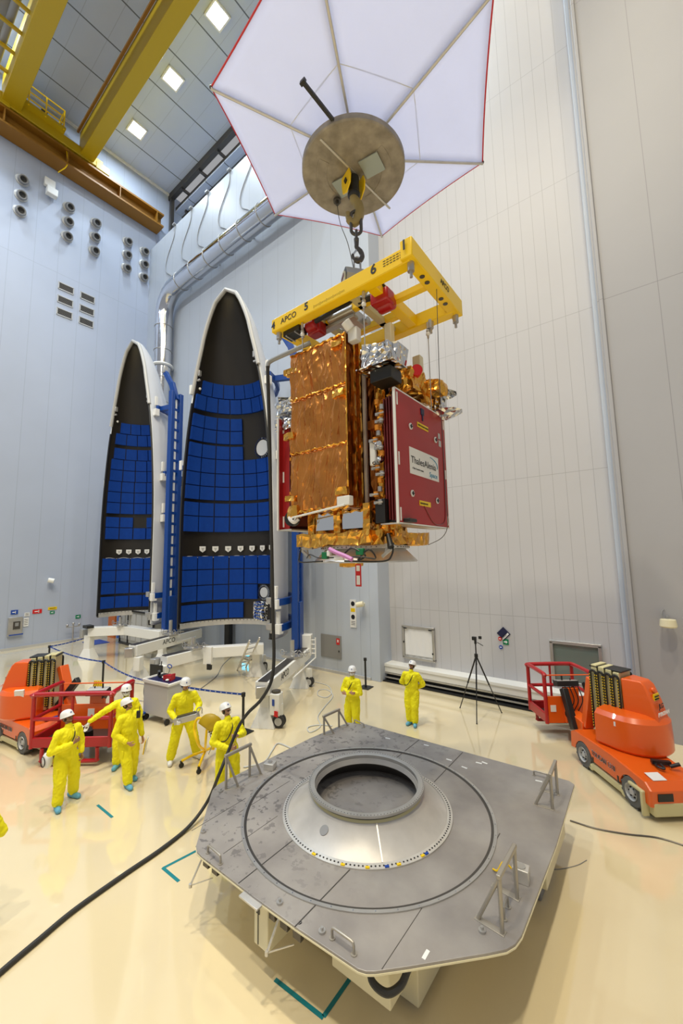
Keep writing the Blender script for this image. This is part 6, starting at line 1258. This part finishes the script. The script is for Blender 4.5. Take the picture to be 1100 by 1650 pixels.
# ================================================================== FLOOR ITEMS
# yellow wheeled holder with curved plates beside the metal-box worker
t = thing('cable_trolley', 'yellow tubular trolley with curved top plates on small castors', 'trolley', (-8.0, 5.35, 0))
cT = onz(331, 1226); cT.z = 0; A1, A2, A3 = onz(292, 1237), onz(320, 1247), onz(352, 1212)
g = MB()
for q in (A1, A2, A3, onz(344, 1217)):
    q.z = 0; g.tube(crom([cT+Vector((0, 0, .22)), cT.lerp(q, .5)+Vector((0, 0, .20)), q+Vector((0, 0, .14))], 6), .028, 8)
top = at(315, 1163, 8.2); g.tube(crom([cT+Vector((0, 0, .22)), at(320, 1200, 8.15), at(313, 1175, 8.2), at(318, 1158, 8.25), at(330, 1160, 8.25)], 6), .028, 8)
g.tube(crom([cT+Vector((0, 0, .22)), at(331, 1200, 8.15), at(333, 1175, 8.15)], 4), .024, 8); g.build('tube_frame', 'yellow', t, w=True)
for q in (A1, A2, A3): 
    MB().cyl(q+Vector((-.02, 0, .05)), q+Vector((.02, 0, .05)), .05, n=16).box(q+Vector((0, 0, .10)), (.03, .05, .08)).build('castor', 'black', t, w=True)
for dx in (0, .12):
    c = at(337+dx*30, 1168+dx*20, 8.15-dx); n_ = Vector((.7, -.72, 0)); s2 = Vector((.72, .7, 0)); P = [c+s2*(.22*math.cos(a))+Vector((0, 0, .22*math.sin(a))) for a in [math.radians(25+k*12) for k in range(13)]]
    P2 = [p-(p-c)*.0-Vector((0, 0, .16)) for p in P]; g = MB(); g.grid(lambda i, j: P[i].lerp(c-Vector((0, 0, .12)), j*.55), 12, 2); o = g.build('curved_plate', 'crane_yellow', t, w=True); m_ = o.modifiers.new('s', 'SOLIDIFY'); m_.thickness = .012
MB().tube(crom([at(338, 1180, 8.1), at(341, 1200, 8.1), at(336, 1215, 8.15)], 5), .008, 5).build('grey_loop', 'grey_cable', t, w=True)
# grey service cart
cc_ = Vector((-11.45, 6.25, 0)); t = thing('service_cart', 'grey metal cart with red tools and a screen arm on top', 'cart', tuple(cc_), .15)
MB().box((0, 0, .62), (1.05, .62, .85)).build('cart_body', 'hull_grey', t, bev=.015); MB().box((0, 0, 1.07), (1.12, .68, .06)).box((0, -.33, 1.11), (1.12, .03, .06)).box((-.55, 0, 1.11), (.03, .68, .06)).build('cart_top', 'white_paint', t, bev=.01)
g = MB()
for sx in (-.45, .45):
    for sy in (-.25, .25): MB().cyl((sx-.02, sy, .08), (sx+.02, sy, .08), .08, n=16).box((sx, sy, .17), (.05, .05, .06)).build('castor', 'black', t)
MB().box((0, .02, 1.105), (.98, .56, .01)).build('work_mat', 'navy', t)
crinkle((.18, 0, 1.18), (.28, .22, .12), .04, 5, 16, 2).build('red_tools', 'red', t); crinkle((-.15, .08, 1.15), (.3, .2, .06), .03, 6, 16, 5).build('black_tools', 'black', t)
MB().sph((-.05, .0, 1.15), (.08, .06, .03), 10, 6).sph((.28, -.15, 1.15), (.05, .05, .03), 10, 6).build('white_parts', 'white_paint', t)
MB().tube(crom([(-.5, .2, 1.1), (-.5, .22, 1.35), (-.45, .2, 1.5)], 5), .015, 6).cyl((-.5, .15, 1.1), (-.42, .1, 1.25), .04).build('screen_arm', 'black', t)
MB().tube([(-.02+.09*math.cos(a), .15, 1.42+.05*math.sin(a)) for a in [2*PI*k/16 for k in range(16)]], .014, 6, closed=True).build('blue_ring', 'belt_blue', t); MB().tube(crom([(-.02, .15, 1.37), (-.1, .2, 1.25), (-.2, .2, 1.1)], 5), .008, 5).build('ring_stem', 'black', t)
MB().tube(crom([(-.56, -.1, 1.12), (-.62, -.2, 1.0), (-.60, -.25, .75), (-.62, -.22, .6)], 5), .014, 6).build('hanging_lead', 'black', t)
# small hand truck
cc_ = Vector((-12.1, 5.55, 0)); t = thing('platform_trolley', 'small trolley with blue deck and grey bent handle', 'trolley', tuple(cc_), .3)
MB().prism(rrect(-.40, .40, -.26, .26, .06), .18, .23).build('blue_deck', 'frame_blue', t, bev=.01); MB().tube(crom([(-.38, .25, .2), (-.36, .27, .85), (-.30, .28, .95), (.30, .28, .95), (.36, .27, .85), (.38, .25, .2)], 5), .016, 8).cyl((-.37, .26, .5), (.37, .26, .5), .01).build('bent_handle', 'steel', t)
for sx in (-.3, .3):
    for sy in (-.2, .2): MB().cyl((sx-.015, sy, .07), (sx+.015, sy, .07), .07, n=14).box((sx, sy, .14), (.04, .05, .07)).build('castor', 'rubber', t)
# belt barrier posts
posts = {'a': onz(80, 1040, 1.0), 'b': onz(167, 1064, 1.0), 'c': onz(392, 1116, 1.0), 'd': onz(588, 1060, 1.0)}
LABP = {'a': 'black belt post behind the left lift mast', 'b': 'black belt post behind the red basket of left lift', 'c': 'black belt post beside the cable holder', 'd': 'black belt post in the corner by the masked worker'}
proto = None
for k, p in posts.items():
    if proto is None:
        proto = thing('belt_post', LABP[k], 'barrier post', (p.x, p.y, 0), 0, 'belt barrier posts')
        MB().cyl((0, 0, 0), (0, 0, .93), .034).build('pole', 'black', proto); MB().cyl((0, 0, .90), (0, 0, 1.0), .055, n=20).build('belt_head', 'black', proto, bev=.008); MB().box((0, 0, .012), (.40, .40, .024)).build('base_plate', 'black', proto, bev=.004)
    else: dup(proto, (p.x, p.y, 0), 0.1, LABP[k])
def belt(p, q, lab, sag=.1):
    g = MB(); n_ = 12; P = [Vector(p).lerp(Vector(q), i/n_)-Vector((0, 0, .045+sag*4*(i/n_)*(1-i/n_))) for i in range(n_+1)]
    for a_, b_ in zip(P, P[1:]): g.bar(a_, b_, .006, .05)
    t = thing('barrier_belt', lab, 'belt', tuple(P[0]), 0, 'blue barrier belts'); g.build('belt', 'belt_blue', t, w=True); g = MB()
    for i in range(1, n_): g.box(P[i], (.03, .03, .012))
    g.build('white_marks', 'sign_white', t, w=True)
belt(posts['a'], posts['b'], 'blue belt between the two left barrier posts'); cx3 = onz(243, 1096, 1.02)
belt(posts['b'], cx3, 'blue belt from the post behind the basket to grey cart'); belt(onz(290, 1103, .98), posts['c'], 'blue belt from grey cart to post beside the cable holder', .02)
belt(posts['a'], onz(150, 1022, 1.0), 'blue belt running from the far left post toward the white floor stand', .05)
# camera tripod
t = thing('camera_tripod', 'tall black camera tripod standing in front of the sliding door', 'tripod', (-4.3, 11.6, 0))
c = Vector((-4.28, 11.55, 0)); apex = onz(768, 1072, 1.45)
legs = [onz(768, 1167), onz(741, 1141), onz(808, 1149)]; ax = sum(((Vector((l.x, l.y, 0))) for l in legs), Vector())/3
apx = Vector((ax.x, ax.y, 1.62))
for l in legs:
    MB().cyl(apx, apx.lerp(l, .5), .022, n=8).cyl(apx.lerp(l, .48), l+Vector((0, 0, .01)), .014, n=8).sph(apx.lerp(l, .5), .028, 8, 6).sph(l+Vector((0, 0, .015)), .02, 8, 6).build('tripod_leg', 'black', t, w=True)
MB().cyl(apx-Vector((0, 0, .25)), apx+Vector((0, 0, .35)), .018).cyl(apx-Vector((0, 0, .04)), apx+Vector((0, 0, .05)), .05).build('centre_column', 'black', t, w=True)
MB().box(apx+Vector((-.03, 0, .48)), (.12, .08, .10)).cyl(apx+Vector((0, 0, .33)), apx+Vector((0, 0, .44)), .035).box(apx+Vector((.14, 0, .52)), (.08, .06, .08)).cyl(apx+Vector((.05, 0, .38)), apx+Vector((.22, 0, .30)), .01).build('camera_head', 'black', t, w=True, bev=.008)
# tape marks
def tape(a, b, lab):
    a, b = onz(*a, .003), onz(*b, .003); return tag(MB().bar(a, b, .045, .002).build('floor_tape', 'tape', smooth=False), lab, 'tape', 'teal tape marks on the floor')
tape((157, 1297), (181, 1317), 'short teal tape strip on the floor at the left, in front of the workers'); tape((262, 1399), (316, 1371), 'teal floor tape running under the left corner of platform'); tape((262, 1398), (288, 1420), 'short teal tape forming corner left of the platform')
tape((443, 1578), (521, 1640), 'long teal floor tape in front of the platform'); tape((521, 1638), (573, 1563), 'teal floor tape running under the front corner of platform')
# floor cables
def fcable(pts, r, m, lab, z=None): return tag(MB().tube(crom([onz(x, y, r if z is None else z) for x, y in pts], 8), r, 6).build('floor_cable', m), lab, 'cable', 'thin cables on the floor')
fcable([(918, 1322), (960, 1335), (1010, 1344), (1060, 1350), (1110, 1365)], .012, 'dark_steel', 'dark cable on the floor running right from the platform')
fcable([(884, 1401), (905, 1400), (930, 1394), (945, 1386)], .005, 'grey_plastic', 'short thin wire on the floor right of the platform')
fcable([(505, 1098), (528, 1105), (534, 1116), (525, 1124), (512, 1120), (514, 1112), (528, 1112), (536, 1122), (522, 1140), (512, 1155), (516, 1170), (500, 1180), (496, 1172), (515, 1168), (535, 1170)], .016, 'hose_light', 'looped grey hose on the floor behind the back corner of the deck')
fcable([(383, 1050), (360, 1070), (348, 1090), (320, 1112)], .016, 'grey_plastic', 'dark cable on the floor behind the blue belt, under white beam')
fcable([(392, 1236), (400, 1235), (425, 1228), (438, 1210), (448, 1198), (470, 1206)], .018, 'hose_light', 'grey hose on the floor next to the cable holder')
# step ladder and glowing box behind the stand
t = thing('step_ladder', 'aluminium step ladder below the nearer fairing', 'ladder', (-12.2, 9.2, 0)); l0, l1 = onz(382, 1080), onz(396, 1075); tp = at(402, 1022, 13.6)
g = MB()
for l, o_ in ((l0, 0), (l1, .0)): g.bar(l, Vector((tp.x+(l.x-l0.x), tp.y+(l.y-l0.y), 1.75)), .05, .03)
for k in range(6): p = l0.lerp(Vector((tp.x, tp.y, 1.75)), .12+.15*k); q = l1.lerp(Vector((tp.x+(l1.x-l0.x), tp.y+(l1.y-l0.y), 1.75)), .12+.15*k); g.bar(p, q, .06, .02)
g.build('ladder_frame', 'alu', t, w=True); g = MB()
for l in (l0, l1): g.bar(Vector((tp.x+(l.x-l0.x), tp.y+(l.y-l0.y), 1.7)), l+Vector((-.5, .55, 0)), .04, .03)
g.build('rear_legs', 'alu', t, w=True)
c = onz(384, 1066); t = thing('lit_monitor_box', 'box with bright cyan light near step ladder', 'box', (c.x, c.y+.6, 0)); MB().box((0, 0, .28), (.62, .4, .5)).build('box_body', 'hull_grey', t, bev=.02); MB().box((0, -.205, .32), (.52, .01, .30)).build('glowing_face', 'screen_glow', t)
c = onz(390, 1050); tag(MB().box((c.x-.4, 12.3, 1.0), (.35, .25, 1.7)).build('tall_console', 'black', bev=.02), 'tall narrow black console against the back wall behind the ladder', 'console')
# equipment fixed in the lower right of the nearer shell
c = at(420, 985, 15.6); t = thing('equipment_pouch', 'blue-edged wrapped equipment fixed inside lower right of nearer fairing', 'equipment', tuple(c)); crinkle(c, (.5, .3, .7), .08, 3, 10, 3).build('wrapped_unit', 'mli_silver', t, w=True, smooth=False)
g = MB()
for k in range(5): g.tube(crom([c+Vector((-.3, -.1, .3-.12*k)), c+Vector((0, -.22, .25-.12*k)), c+Vector((.3, -.1, .3-.15*k))], 4), .025, 5)
g.build('blue_cords', 'frame_blue', t, w=True)
bpy.data.scenes.remove(SCR)
